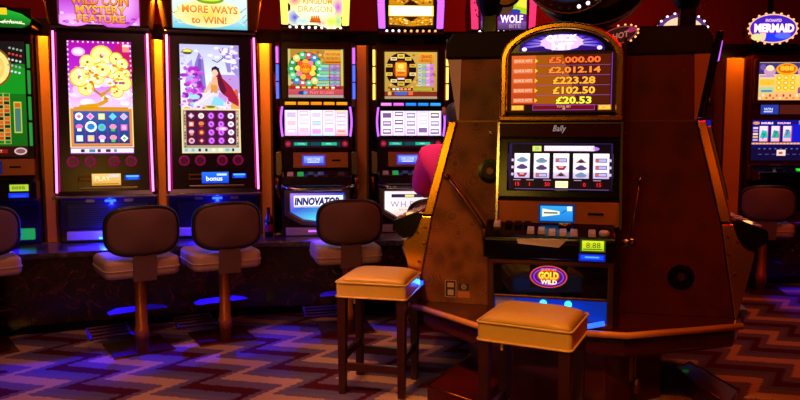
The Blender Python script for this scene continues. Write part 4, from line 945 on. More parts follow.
mr = pod_side_machine(1, 'dark red sided pod machine facing right, seen from its side')
MB(PZ).box(-.893, -.865, -.02, 0, .575, .60).build('added_lens', 'lens_blue', ml, bevel=.003)  # invented blue lens, added as a source for the stool's blue glow
# stickers on the left machine
e = MB(PZ); e.prism(rrect(-.695, .56, .034, .052, .008, 3), -.003, 0, 'y'); st = e.build('sticker', 'sticker_black', ml)
e = MB(PZ); e.band(rrect(-.695, .56, .034, .052, .008, 3), rrect(-.695, .56, .031, .049, .007, 3), -.004, -.002, 'y')
e.prism(rrect(-.695, .583, .02, .014, .003, 2), -.004, -.002, 'y'); e.prism(rrect(-.695, .537, .018, .017, .003, 2), -.004, -.002, 'y'); e.build('sticker_print', 'seat_vinyl', st)
e = MB(PZ); e.prism(rrect(-.615, .575, .032, .02, .004, 3), -.003, 0, 'y'); st = e.build('sticker', 'sticker_black', ml)
e = MB(PZ); e.band([(-.615 + .016 * math.cos(a * PI / 8), .575 + .016 * math.sin(a * PI / 8)) for a in range(16)], [(-.615 + .011 * math.cos(a * PI / 8), .575 + .011 * math.sin(a * PI / 8)) for a in range(16)], -.004, -.002, 'y'); e.prism(rrect(-.615, .575, .007, .003, .001, 2), -.004, -.002, 'y'); e.build('sticker_print', 'seat_vinyl', st)
MB(PZ).prism(rrect(-.615, .527, .036, .019, .003, 2), -.003, 0, 'y').build('sticker', 'laminate_brown', ml)

# ---- front machine of the pod
def jackpot_machine():
    t = thing('slot_machine', 'gold arched slot machine showing five pound jackpot amounts', 'slot machine', (*PO, PZ), PA, 'machines of the pod')
    oz = PZ; cx = -.068; F = -.25
    lean = lambda z: F - .06 * (1.475 - z) / .32                       # reel face comes forward downwards
    MB(oz).prism([(-.005, PZ), (-.36, PZ), (-.37, .83), (-.31, 1.0), (-.31, 1.155), (F, 1.475), (F, 1.88), (-.005, 1.88)], -.395, .255).build('cabinet', 'glow_tinted_black', t, bevel=0.006)
    # arch
    def arch(hw, zb, zs, h, n=20):
        return [(cx - hw, zb), (cx - hw, zs)] + [(cx - hw * math.cos(PI * k / n), zs + h * math.sin(PI * k / n)) for k in range(1, n)] + [(cx + hw, zs), (cx + hw, zb)]
    MB(oz).prism(arch(.31, 1.575, 1.885, .185), F - .005, -.005, 'y').build('arch_body', 'black_plastic', t)
    ao, ai = arch(.322, 1.565, 1.885, .2), arch(.282, 1.60, 1.885, .163)
    MB(oz).band(ao, ai, F - .045, F + .03, 'y', closed=False).build('gold_arch', 'gold', t, bevel=0.01, smooth=False)
    MB(oz).box(cx - .322, cx + .322, F - .045, F, 1.565, 1.592).build('arch_sill', 'gold', t, bevel=0.006)
    A = Art()   # jackpot board
    A.rect(-.345, 1.61, .215, 1.93, '#180606'); A.rect(-.33, 1.655, -.2, 1.915, '#b03818', 1, 1, '#d05a20'); A.rect(-.2, 1.655, -.06, 1.915, '#8a3c08', 1, 1, '#a04c0c'); A.rect(-.06, 1.655, .185, 1.915, '#4a1808', 1, 1, '#501408')
    A.poly([(-.2, 1.655), (.02, 1.655), (-.06, 1.915), (-.2, 1.915)], '#9a4e0c', 2)
    rows = [('£5,000.00', '#ff6a2a', .27), ('£2,012.14', '#ff8a30', .27), ('£223.28', '#ffac30', .22), ('£102.50', '#ffb838', .22), ('£20.53', '#f8f040', .185)]
    for i, (tx, c, w) in enumerate(rows):
        z = 1.885 - i * .0525
        A.text(tx, .0, z, .039, c, 5, 1.05, w=w, bold=.035, outline='#3a0c04'); A.rect(-.195, z - .027, .185, z - .0245, '#8a4890', 4)
        A.rect(-.32, z - .012, -.215, z + .012, '#e07040', 3); A.text('QUICK HITS', -.268, z, .016, '#ffe0c0', 5, w=.095); A.poly([(-.205, z - .012), (-.19, z), (-.205, z + .012)], '#ffc040', 5)
    A.rect(.19, 1.64, .195, 1.92, '#7a3090', 4); A.frame(-.215, 1.622, .11, 1.652, .003, '#a040a0', 4); A.rect(-.21, 1.625, .105, 1.649, '#6a0818', 3); A.text('TOTAL BET', -.05, 1.641, .01, '#ffc080', 6); A.text('88', -.05, 1.63, .009, '#ffd060', 6)
    for x in (-.295, .16): A.rect(x - .034, 1.622, x + .034, 1.65, '#d88010', 4); A.rect(x - .028, 1.627, x + .028, 1.646, '#ffc848', 5); A.text('MENU' if x < 0 else 'BET', x, 1.636, .01, '#a05808', 6)
    A.build('jackpot_screen', t, F - .008, oz=oz)
    A = Art()   # lens sign
    n = 20; w, h = .222, .085
    pts = [(cx - w * math.cos(PI * k / n), 1.945 + h * math.sin(PI * k / n)) for k in range(n + 1)]; A.poly([(cx - w, 1.936)] + pts + [(cx + w, 1.936)], '#240a68', 0)
    for k in range(11):
        a = PI * (k + .5) / 11; A.poly([(cx, 1.975), (cx - w * .93 * math.cos(a - .09), 1.947 + h * .9 * math.sin(a - .09)), (cx - w * .93 * math.cos(a + .09), 1.947 + h * .9 * math.sin(a + .09))], '#5a28e0', 1, 1, [hx('#d0b0ff', 1.2), hx('#4018c8'), hx('#4018c8')])
    A.poly([(cx + .105 * math.cos(a * PI / 12) * (1 + .12 * (a % 2)), 1.98 + .042 * math.sin(a * PI / 12)) for a in range(24)], '#d8b4ff', 3, 1.15)
    A.text('QUICK', cx, 2.0, .038, '#fff8ff', 6, 1.5, w=.16, bold=.05, outline='#e0b0ff', ok=1.3); A.text('HIT', cx + .005, 1.96, .034, '#fff8ff', 6, 1.5, w=.11, bold=.05, outline='#e0b0ff', ok=1.3)
    for x in (cx - .195, cx + .195): A.ell(x, 1.948, .013, .010, '#f8e8ff', 5, 1.3)
    A.build('marquee', t, F - .006, oz=oz)
    # name strip with chrome script
    MB(oz).box(cx - .318, cx + .318, F - .03, F, 1.478, 1.558).build('name_strip', 'dark_red_plastic', t, bevel=0.004)
    A = Art(); A.text('Bally', -.07, 1.52, .042, '#a89090', 1, .8, w=.07, shear=.3); A.build('script_badge', t, F - .032, oz=oz, back=0)
    MB(oz).box(cx - .318, cx + .318, F - .034, F - .028, 1.55, 1.556).build('chrome_line', 'dull_chrome', t)
    # reel section
    sl = .06 / .32
    e = MB(oz); o = [(-.385, 1.47), (.25, 1.47), (.25, 1.157), (-.4, 1.157)]; i_ = [(-.335, 1.445), (.208, 1.445), (.208, 1.195), (-.335, 1.195)]
    y0 = lambda z: lean(z)
    vs = [(x, y0(z) - .03, z) for x, z in o] + [(x, y0(z) - .03, z) for x, z in i_] + [(x, y0(z) + .02, z) for x, z in o] + [(x, y0(z) + .02, z) for x, z in i_]
    fs = []
    for i in range(4):
        j = (i + 1) % 4; fs += [(i, j, 4 + j, 4 + i), (8 + i, 12 + i, 12 + j, 8 + j), (i, 8 + i, 8 + j, j), (4 + i, 4 + j, 12 + j, 12 + i)]
    e.add(vs, fs); e.build('reel_frame', 'black_plastic', t, bevel=0.006)
    for x in (-.392, .25): MB(oz).hexa([(x - .006, y0(1.0) - .035, 1.0), (x + .006, y0(1.0) - .035, 1.0), (x + .006, y0(1.0), 1.0), (x - .006, y0(1.0), 1.0)], [(x - .006, F - .035, 1.56), (x + .006, F - .035, 1.56), (x + .006, F, 1.56), (x - .006, F, 1.56)]).build('chrome_edge', 'chrome', t)
    A = Art(); r = random.Random(8)
    A.rect(-.335, 1.195, .208, 1.445, '#0c0618', 0, 1, '#281848'); A.rect(-.32, 1.2, .2, 1.44, '#06030c', 1)
    A.rect(-.21, 1.402, -.163, 1.43, '#c8d860', 3, 1.1); A.text('25', -.187, 1.416, .016, '#205080', 4); A.ell(.1, 1.415, .04, .012, '#c080ff', 2, .8)
    A.rect(-.148, 1.404, .113, 1.431, '#f0d0f8', 3, 1.2); A.text('QUICK HIT PLATINUM', -.018, 1.4175, .019, '#ffffff', 5, 1.5, w=.25, bold=.03, outline='#f060a0', ok=1.0)
    for c in range(5):
        x = -.264 + c * .1035
        A.rect(x - .041, 1.258, x + .041, 1.39, '#c8b0e0', 2, 1.0, '#ffffff', 1.2); A.rect(x - .041, 1.29, x + .041, 1.37, '#ece4f4', 3, 1.1)
        for q in range(3):
            z = 1.278 + q * .038 - (.004 if c % 2 else 0)
            typ = [[1, 0, 2], [3, 0, 2], [4, 1, 3], [2, 0, 4], [3, 3, 3]][c][q]
            cc = ['#503868', '#902838', '#7088a8', '#604898', '#a07038'][typ]
            if typ in (0, 2): A.ell(x, z, .03, .011, cc, 4, 1, 14); A.ell(x, z + .008, .016, .009, cc, 5, 1, 10)
            elif typ == 1: A.poly([(x - .03, z + .008), (x + .03, z + .008), (x + .015, z - .014), (x - .015, z - .014)], cc, 4); A.rect(x - .012, z - .002, x + .012, z + .006, '#e8a0a0', 5)
            elif typ == 3: A.rect(x - .03, z - .011, x + .03, z + .011, cc, 4); A.rect(x - .012, z - .007, x + .026, z + .007, '#b8b0d8', 5); A.ell(x - .02, z, .008, .009, '#d06040', 5, n=8)
            else: A.poly([(x - .03, z - .01), (x, z + .014), (x + .03, z - .01)], cc, 4); A.ell(x, z - .002, .014, .008, '#302050', 5, n=8)
    for x in (-.315, .196):
        for q in range(3): A.rect(x - .006, 1.278 + q * .038 - .007, x + .006, 1.278 + q * .038 + .007, '#d8b8f0', 3)
    for (x, tx) in ((-.287, '15'), (-.222, '1'), (-.128, '50'), (.065, '0'), (.14, '15')): A.rect(x - .024, 1.212, x + .024, 1.24, '#200408', 3); A.text(tx, x, 1.226, .02, '#ff2030', 5, 1.2)
    A.rect(-.085, 1.208, -.02, 1.243, '#fff0b0', 4, 1.3); A.text('WIN', -.052, 1.226, .016, '#e0b060', 5)
    for x in (-.29, -.22, -.13, .03, .13): A.rect(x - .02, 1.246, x + .02, 1.25, '#b090b0', 3)
    A.line([(-.3, 1.2), (.19, 1.2)], .003, '#6a5088', 3)
    A.build('reel_window', t, lean(1.195) - .006, 1.195, sl, oz=oz)
    # laminate strip with small display
    MB(oz).box(-.385, .245, lean(1.1) - .02, -.26, 1.005, 1.135).build('laminate_strip', 'laminate_brown', t, bevel=0.004)
    yl = lean(1.1) - .024
    A = Art(); A.rect(-.17, 1.025, .02, 1.125, '#082858'); A.rect(-.16, 1.033, .008, 1.113, '#1878d0', 1, 1, '#30a0e8'); A.poly([(-.15, 1.055), (-.06, 1.068), (-.06, 1.085), (-.15, 1.098)], '#f0f0c8', 3); A.rect(-.142, 1.072, -.07, 1.08, '#405060', 4); A.rect(-.022, 1.088, .004, 1.112, '#d8f0ff', 3, 1.1); A.line([(-.05, 1.075), (-.02, 1.095)], .004, '#0c3890', 3); A.build('player_display', t, yl, oz=oz)
    MB(oz).box(.085, .165, yl - .003, yl + .01, 1.068, 1.08).build('card_slot', 'black_plastic', t)
    # deck : dark bolster with sloping top
    e = MB(oz); e.prism([(-.3, 1.03), (-.34, 1.02), (-.5, .965), (-.51, .94), (-.47, .845), (-.3, .835)], -.45, .225); dk = e.build('button_deck', 'black_plastic', t, bevel=0.012, seg=3)
    bz = lambda y: 1.02 + (y + .34) * (.055 / .16)
    for i, (x, y, m_) in enumerate([(-.385, -.375, 'white_button'), (-.325, -.38, 'black_plastic'), (-.275, -.38, 'black_plastic'), (-.225, -.38, 'black_plastic'), (-.205, -.44, 'white_button'), (-.15, -.44, 'white_button'), (-.095, -.455, 'white_button'), (-.04, -.455, 'white_button'), (.015, -.455, 'white_button'), (.105, -.455, 'white_button')]):
        z = bz(y); MB(oz).hexa([(x - .019, y - .025, z - .012), (x + .019, y - .025, z - .012), (x + .019, y + .02, z + .004), (x - .019, y + .02, z + .004)], [(x - .017, y - .025, z + .012), (x + .017, y - .025, z + .012), (x + .017, y + .018, z + .026), (x - .017, y + .018, z + .026)]).build('button', m_, dk, bevel=0.003)
    MB(oz).lathe([(.026, 0), (.026, .02), (.018, .028), (0, .028)], (.165, -.45, .975), 16).build('spin_button', 'white_button', dk, smooth=True)
    MB(oz).lathe([(.035, 0), (.036, .012), (.03, .018), (0, .018)], (-.03, -.37, 1.01), 18).build('round_knob', 'gold', dk, smooth=True)
    e = MB(oz); e.hexa([(-.275, -.502, .955), (-.02, -.502, .955), (-.06, -.508, .915), (-.265, -.508, .93)], [(-.275, -.514, .957), (-.02, -.514, .957), (-.06, -.52, .917), (-.265, -.52, .932)]); e.build('deck_plate', 'silver_panel', dk)
    A = Art(); A.rect(.045, .9, .17, .965, '#304008'); A.rect(.055, .907, .162, .958, '#a8c818', 1, 1, '#d0e028'); A.text('8:88', .11, .935, .028, '#3a4808', 3, w=.07); A.rect(.06, .912, .155, .917, '#506008', 2); A.rect(.04, .852, .17, .89, '#0820a0', 0); A.rect(.05, .862, .16, .884, '#1040ff', 1, 1.2); A.rect(.07, .87, .14, .877, '#50a0ff', 2, 1.2)
    A.build('credit_meter', dk, -.516, .94, .0, oz=oz, back=.05)
    # belly
    e = MB(oz); o = [(-.435, .83), (.225, .83), (.225, PZ), (-.43, PZ)]; i_ = [(-.4, .80), (.192, .80), (.192, PZ + .03), (-.395, PZ + .03)]; e.band(o, i_, -.40, -.33, 'y'); e.build('belly_frame', 'bronze', t, bevel=0.006)
    MB(oz).box(-.4, .192, -.385, -.33, .63, .80).build('belly_glass', 'smoked_glass', t)
    A = Art(); A.ell(-.11, .738, .098, .06, '#e04818', 0, 1, 28); A.ell(-.11, .738, .092, .055, '#3a1080', 1, 1, 28); A.ring(-.11, .738, .08, .047, .006, '#a040c0', 2, 1, 28); A.ell(-.11, .743, .06, .036, '#c02810', 3, 1, 20)
    A.text('QUICK HIT', -.11, .774, .016, '#ffa040', 5, w=.08, bold=.02); A.text('GOLD', -.11, .745, .04, '#fff040', 6, 1.05, w=.105, bold=.05, outline='#d05008', col2='#ffc020'); A.text('WILD', -.108, .71, .024, '#fff0c8', 6, 1.05, w=.085, bold=.04, outline='#b02008'); A.build('logo', t, -.388, oz=oz, back=.002)
    MB(oz).box(-.4, .192, -.395, -.33, .617, .632).build('belly_rail', 'bronze', t, bevel=0.003)
    MB(oz).box(-.395, .192, -.365, -.355, PZ + .03, .617).build('tray_back', 'tray_blue_glow', t)  # back wall emits by itself, standing in for the tray lamps' blue light
    MB(oz).box(-.39, -.29, -.372, -.362, .54, .61).build('tray_plate', 'silver_panel', t)
    for x in (-.135, -.005): MB(oz).lathe([(.02, .0), (.014, -.012), (0, -.012)], (x, -.376, .59), 14, 'y').build('tray_lamp', 'lens_cyan', t)
    e = MB(oz); e.tube([(-.37, -.4, .505), (-.28, -.425, .492), (.1, -.425, .492), (.18, -.4, .505)], .014, 8); e.build('tray_rail', 'lens_blue', t, smooth=True)
    # levers on both flanks
    e = MB(oz); e.tube([(-.47, -.13, .93), (-.5, -.13, .985), (-.60, -.12, 1.12), (-.705, -.11, 1.245)], .013, 8); e.lathe([(0, -.02), (.02, -.012), (.02, .012), (0, .02)], (-.705, -.11, 1.245), 12); e.box(-.49, -.45, -.16, -.1, .86, .95); e.build('lever', 'bronze', t, smooth=True)
    e = MB(oz); e.tube([(.325, -.12, .91), (.335, -.12, 1.0), (.365, -.11, 1.24)], .006, 8); e.lathe([(0, -.014), (.014, -.008), (.014, .008), (0, .014)], (.365, -.11, 1.245), 10); e.box(.255, .35, -.15, -.1, .88, .915); e.lathe([(.022, 0), (.022, -.02), (0, -.02)], (.33, -.13, .9), 12, 'y'); e.build('lever', 'dull_chrome', t, smooth=True)
    e = MB(oz); e.box(.255, .27, -.2, -.01, PZ, 2.0); e.build('flank_plate', 'dark_red_plastic', t)
    for z in (.62, .75, 1.5): MB(oz).lathe([(.012, 0), (.008, -.01), (0, -.01)], (.29, -.01, z), 10, 'y').build('rivet', 'dull_chrome', t)
    return t
mj = jackpot_machine()

# ---- toppers standing on the pod
def drum_sign():
    t = thing('round_sign', 'huge dark round sign with white bulbs above the gold arched machine', 'sign', frame_pt(PO, PA, -.03, 0, 2.09), PA)
    MB().box(-.04, .04, .1, .18, 0, .2).build('post', 'black_plastic', t)
    e = MB(); e.lathe([(0, .02), (.30, .02), (.37, .12), (.37, .32), (.3, .4), (0, .4)], (.12, 0, .40), 40, 'y'); e.build('drum', 'soffit_black', t, smooth=False)
    e = MB(); e.lathe([(.26, .03), (.26, -.06), (.245, -.075), (.20, -.06), (.19, -.03), (.0, -.03)], (.0, .0, .325), 40, 'y'); rg = e.build('ring', 'navy_black', t)
    e = MB(); e.tube([(.255 * math.cos(2 * PI * k / 36), -.075, .325 + .255 * math.sin(2 * PI * k / 36)) for k in range(36)], .006, 6, True); e.build('ring_edge', 'brass', rg)
    e = MB(); e.tube([(.12 + .37 * math.cos(2 * PI * k / 48), .12, .40 + .37 * math.sin(2 * PI * k / 48)) for k in range(48)], .006, 6, True); e.build('drum_edge', 'bronze', t)
    for k in range(28):
        a = 2 * PI * k / 28
        MB().lathe([(.011, 0), (.01, -.01), (0, -.012)], (.225 * math.cos(a), -.068, .325 + .225 * math.sin(a)), 8, 'y').build('bulb', 'bulb_white' if math.cos(a) > .2 else 'navy_black', rg)
    A = Art(); A.ell(0, .325, .185, .185, '#102050', 0, .5, 30); A.ell(-.06, .21, .08, .05, '#1890c0', 1, 1.0, 16); A.build('sign_face', t, -.034, back=0)
    return t
drum_sign()
def pod_pole(u, v, label, s):
    t = thing('round_sign', label, 'sign', frame_pt(PO, PA, u, v, 2.09), PA)
    MB().box(-.045, .045, -.04, .04, 0, .3).build('post', 'black_plastic', t, bevel=0.006)
    e = MB(); e.lathe([(0, -.09), (.1, -.085), (.17, -.05), (.18, 0), (.17, .05), (.1, .085), (0, .09)], (0, 0, .3), 28, 'x'); e.build('drum', 'soffit_black', t, smooth=True)
    e = MB(); e.lathe([(.1, 0), (.09, -.03), (0, -.04)], (.1 if s < 0 else .12, -.06, .27), 24, 'y'); e.build('hub', 'bronze', t)
    for k in range(18): a = 2 * PI * k / 18; MB().lathe([(.007, 0), (.005, .006), (0, .007)], (s * .085, .165 * math.cos(a), .3 + .165 * math.sin(a)), 6, 'x').build('bulb', 'dull_chrome', t)
pod_pole(-.505, .3, 'dark round sign on a black post above the left pod machine', -1)
pod_pole(.64, .3, 'dark round sign on a black post above the right pod machine', 1)

# ------------------------------------------------------------------ right-hand bank
rp = thing('machine_plinth', 'dark plinth under the far machines to the right of the pod', 'counter', (3.5, 7.2, 0))
MB().box(-1.15, 1.6, -.3, .62, 0, .08).build('toe_kick', 'black_plastic', rp)
MB().box(-1.2, 1.65, -.32, .64, .08, .575).build('base', 'red_marble', rp)
MB().box(-1.22, 1.67, -.35, .66, .575, CZ).build('countertop', 'counter_marble', rp, bevel=0.008)

def oval_sign(parent, oz, z, rx, rz, art, y, lamp, dx=0.0):
    e = MB(oz); e.lathe([(0, .1), (1, .1), (1, .02), (.93, -.01), (0, -.01)], (0, y, 0), 36, 'y')
    for v in e.bm.verts: v.co.x = v.co.x * rx + dx; v.co.z = (v.co.z + oz) * rz + z - oz
    o = e.build('topper', 'bronze', parent); art.build('topper_screen', o, y - .014, oz=oz, back=0, dx=dx)
    for k in range(20):
        a = 2 * PI * k / 20; MB(oz).lathe([(.012, 0), (.01, -.012), (0, -.014)], (dx + rx * .95 * math.cos(a), y - .008, z + rz * .95 * math.sin(a)), 8, 'y').build('bulb', lamp, o)
    return o

def video_machine(pos, ang, label, art):
    t = thing('slot_machine', label, 'slot machine', (*pos, CZ), ang, 'slot machines of the far right bank'); oz = CZ
    MB(oz).prism([(.06, CZ), (.06, 1.0), (-.02, 1.03), (.0, 1.17), (.04, 1.2), (.04, 1.64), (.04, 2.28), (.55, 2.28), (.55, CZ)], -.35, .35).build('cabinet', 'dark_red_plastic', t, bevel=0.008)
    e = MB(oz); e.band(rrect(0, 2.02, .335, .225, .03, 3), rrect(0, 2.02, .285, .19, .01, 3), .01, .06, 'y'); e.build('screen_surround', 'bronze', t, bevel=0.005)
    A = Art(); r = random.Random(77); A.rect(-.283, 1.832, .283, 2.208, '#f0a860', 0, 1, '#f8d8a0')
    A.rect(-.28, 2.09, .28, 2.205, '#3a3078', 1); 
    for s in (-1, 1): A.ell(s * .17, 2.12, .06, .05, '#c890b0', 2); A.ell(s * .17, 2.15, .04, .03, '#f0d8a8', 3); A.ell(s * .24, 2.16, .03, .03, '#7050a0', 2)
    A.ell(0, 2.14, .11, .06, '#f0a010', 4); A.ell(0, 2.145, .09, .045, '#d86008', 5); A.text('888', 0, 2.15, .05, '#ffc030', 7, w=.14, bold=.04)
    for q in range(3):
        for c in range(3): A.ring(-.075 + c * .07, 2.055 - q * .05, .026, .022, .008, '#c88818', 5, 1, 14); A.ell(-.075 + c * .07, 2.055 - q * .05, .017, .014, '#ffe080', 6, 1, 12)
    A.rect(-.11, 1.92, .1, 2.085, '#ffc838', 3)
    A.rect(-.27, 2.06, -.12, 2.08, '#a890c8', 3); A.rect(-.27, 1.98, -.12, 2.04, '#ffb830', 3); A.rect(-.27, 1.9, -.12, 1.96, '#a8c890', 3); A.rect(-.25, 1.915, -.14, 1.93, '#5058a0', 4); A.rect(.11, 1.96, .27, 2.08, '#f8c850', 3); A.rect(.12, 1.9, .27, 1.955, '#6a5088', 3); A.rect(.13, 1.93, .26, 1.962, '#d84818', 4)
    for i in range(16): A.rect(-.27 + i * .034, 1.845 + (i % 2) * .02, -.25 + i * .034, 1.86 + (i % 2) * .03, r.choice(['#d86840', '#c83828', '#f8e0c0', '#a83020']), 3)
    A.build('pay_screen', t, .03, oz=oz, back=.01)
    A = Art(); A.rect(-.24, 1.69, -.06, 1.785, '#2838a0', 0, .9); A.text('WIN', -.165, 1.74, .03, '#e8f0ff', 2, w=.09); A.rect(-.21, 1.71, -.12, 1.72, '#c8d8ff', 2); A.rect(-.05, 1.69, .2, 1.785, '#4a1810', 0); A.build('player_display', t, .036, oz=oz, back=.01)
    A = Art(); A.rect(-.32, 1.35, .32, 1.63, '#10107a', 0, 1); A.rect(.07, 1.40, .3, 1.585, '#1018c0', 1)
    A.text('DOUBLE', -.17, 1.6, .02, '#ffd0ff', 4, 1.3, w=.12, bold=.04); A.text('DOLPHIN', .0, 1.6, .018, '#ffc0f0', 4, 1.3, w=.13, bold=.03); A.ell(-.28, 1.6, .035, .016, '#e09050', 3); A.text('5c', .17, 1.605, .035, '#b0b8ff', 4)
    for c in range(3):
        x = -.2 + c * .12
        A.rect(x - .045, 1.415, x + .045, 1.57, '#f0b0c0', 2, 1.0, '#f8e0f0'); A.poly([(x - .04, 1.45), (x + .04, 1.45), (x + .03, 1.52), (x - .02, 1.53)], ['#20b8b0', '#30a898', '#60a0b8'][c], 3); A.text('7', x, 1.485 + .02 * (c - 1), .06, ['#108890', '#2a8878', '#486890'][c], 4, bold=.04); A.rect(x + .036, 1.415, x + .045, 1.57, '#d04060', 4)
    for q in range(5): A.rect(-.31, 1.42 + q * .03, -.26, 1.44 + q * .03, ['#c0a0d0', '#e0b070', '#f0d0a0', '#b080b0', '#e0c0f0'][q], 3)
    A.rect(-.32, 1.385, .32, 1.402, '#e08830', 3); 
    for i in range(18): A.rect(-.31 + i * .035, 1.388, -.29 + i * .035, 1.399, '#f0c080', 4)
    A.rect(-.32, 1.22, .32, 1.38, '#0c0830', 0); A.rect(-.06, 1.27, .03, 1.33, '#e8d0c8', 3); A.rect(-.04, 1.285, .0, 1.31, '#c85030', 4)
    for i in range(8): A.rect(-.25 + i * .055, 1.335, -.23 + i * .055, 1.345, '#6a60b0', 3); A.rect(-.25 + i * .07, 1.28, -.21 + i * .07, 1.288, '#4a4090', 2)
    A.build('reel_window', t, .032, oz=oz, back=.005)
    e = MB(oz); e.prism([(.05, 1.19), (-.16, 1.11), (-.18, 1.03), (.05, 1.01)], -.335, .335); dk = e.build('button_deck', 'black_plastic', t, bevel=0.012)
    for k in range(5): x = -.2 + k * .1; MB(oz).box(x - .025, x + .025, -.13, -.09, 1.12, 1.145).build('button', 'glow_green' if k == 3 else 'navy_black', dk)
    MB(oz).box(-.3, .3, .04, .062, .7, .96).build('belly_glass', 'smoked_glass', t)
    MB(oz).prism(rrect(.02, .9, .05, .02, .01, 3), .035, .05, 'y').build('belly_lamp', 'lens_blue', t)
    oval_sign(t, oz, art[0], art[1], art[2], art[3], .06, art[4], art[6])
    MB(oz).box(-.05, .05, .1, .16, 2.27, art[0]).build('topper_post', 'black_plastic', t)
    if art[5]: MB(oz).box(-.17, -.13, .1, .14, art[0], 3.5).build('hanger', 'black_plastic', t)
    return t
A = Art(); A.ell(0, 2.545, .24, .14, '#4020b0', 0, 1, 32); A.ell(.02, 2.50, .17, .08, '#2038e8', 1, 1, 24); A.ring(0, 2.545, .245, .145, .012, '#ffb8a0', 3, 1, 32)
A.text('ENCHANTED', .0, 2.625, .03, '#f8c0ff', 5, 1.1, w=.16, bold=.02); A.text('MERMAID', .01, 2.55, .085, '#ffe8f4', 6, 1.3, w=.4, bold=.05, outline='#c03080'); A.ell(-.16, 2.46, .06, .035, '#d8d890', 5); A.ell(-.1, 2.48, .03, .06, '#f0c8b8', 4); A.ell(.1, 2.475, .08, .03, '#5068ff', 3)
video_machine((3.9, 7.12), 0, 'far slot machine under a purple oval mermaid sign', (2.545, .26, .16, A, 'bulb_warm', True, -.15))
A = Art(); A.ell(0, 2.5, .25, .19, '#f0c8a0', 0, 1.0, 32); A.ring(0, 2.5, .26, .2, .04, '#503070', 2, 1, 32); A.text('SEVENS', 0, 2.52, .08, '#ffe8c0', 4, 1.1, w=.3)
video_machine((2.84, 7.12), 0, 'far slot machine beside the mermaid one, mostly hidden by the pod', (2.5, .28, .21, A, 'bulb_white', False, 0.0))
# small tilted oval sign standing off the pod front beside the gold arch
hp = frame_pt(PO, PA, .235, -.02, 2.02)
hs = thing('oval_sign', 'small tilted oval sign reading HOT beside the gold arch', 'sign', hp, PA - 4)
MB().box(-.02, .02, -.06, .008, -.02, .02).build('bracket', 'black_plastic', hs)
e = MB(); e.lathe([(0, -.06), (1, -.06), (1, -.11), (.9, -.125), (0, -.125)], (0, 0, 0), 32, 'y')
for v in e.bm.verts: v.co.x *= .105; v.co.z = v.co.z * .055 + v.co.x * .22
e.build('sign_box', 'dark_wood', hs)
A = Art(); A.ell(0, 0, .092, .045, '#24080c', 0, 1, 28); A.text("'S HOT", -.005, .0, .034, '#c06858', 3, .7, w=.12, bold=.03); A.ring(0, 0, .094, .046, .005, '#a03040', 2, .8, 28); A.ell(.07, .015, .025, .014, '#902050', 1)
A.f = [([(x, z + x * .22) for x, z in p], c, L) for p, c, L in A.f]
A.build('sign_face', hs, -.127, back=0)
for k in range(10): a = -PI / 2 + PI * k / 9; MB().lathe([(.006, 0), (.006, -.008), (0, -.01)], (.103 * math.cos(a), -.115, .053 * math.sin(a) + .103 * math.cos(a) * .22), 8, 'y').build('bulb', 'bulb_warm', hs)
divider((3.42, 7.26), 0, .11, 'dark wood divider between the two far machines right of the pod')
pr = MB().box(2.2, 5.1, 7.55, 7.8, 2.3, 2.44); tag(pr.build('pelmet', 'soffit_black'), 'black pelmet behind the far mermaid sign machine', 'pelmet')
struct(MB().box(2.2, 5.1, 7.9, 7.98, 0, 2.46).build('trim_2', 'orange_wood'))

# ------------------------------------------------------------------ person seated at the round wheel machine
def skin_body(name, pts, edges, rad, m, parent, root=0, sub=2):
    me = bpy.data.meshes.new(name); me.from_pydata(pts, edges, []); o = bpy.data.objects.new(name, me); COL.objects.link(o)
    o.parent = parent
    md = o.modifiers.new('skin', 'SKIN'); md.use_smooth_shade = True
    for i, r_ in enumerate(rad):
        sv = me.skin_vertices[0].data[i]; sv.radius = (r_, r_) if not isinstance(r_, tuple) else r_; sv.use_root = (i == root)
    o.modifiers.new('sub', 'SUBSURF').levels = sub; o.modifiers['sub'].render_levels = sub
    me.materials.append(MATS[m]); return o

pe = thing('person', 'person in a bright pink top seated with back turned, half behind the pod', 'person', (.40, 5.32, .70), -6); pe.scale = (1.16, 1.08, 1.24)
P = [(0, 0, .1), (0, .03, .28), (0, .05, .46), (.0, .06, .55), (.02, .08, .64), (.03, .10, .72), (.03, .12, .82)]
E_ = [(0, 1), (1, 2), (2, 3), (3, 4), (4, 5), (5, 6)]; RR = [(.16, .12), (.14, .105), (.14, .095), (.08, .07), .055, .075, .085]
def ch(start, pts, rads):
    i0 = len(P)
    for k, (p, r_) in enumerate(zip(pts, rads)):
        P.append(p); RR.append(r_); E_.append((start if k == 0 else i0 + k - 1, i0 + k))
    return len(P) - 1
for s in (-1, 1):
    sh = ch(2, [(s * .17, .06, .48), (s * .2, .14, .26), (s * .16, .27, .27), (s * .15, .31, .285), (s * .145, .34, .29)], [.048, .042, .032, .028, .036])
    for k in range(4): ch(sh, [(s * (.12 + k * .018), .38, .29), (s * (.12 + k * .019), .41 + (.012 if k in (1, 2) else 0), .283), (s * (.12 + k * .019), .427 + (.012 if k in (1, 2) else 0), .27)], [.010, .009, .008])
    ch(sh, [(s * .11, .355, .285), (s * .092, .38, .277)], [.011, .009])
    ch(0, [(s * .11, .18, .08), (s * .19, .31, .07), (s * .19, .32, -.15), (s * .18, .28, -.32), (s * .19, .35, -.355)], [.085, .062, .05, .038, .036])
bod = skin_body('body', P, E_, RR, 'skin', pe)
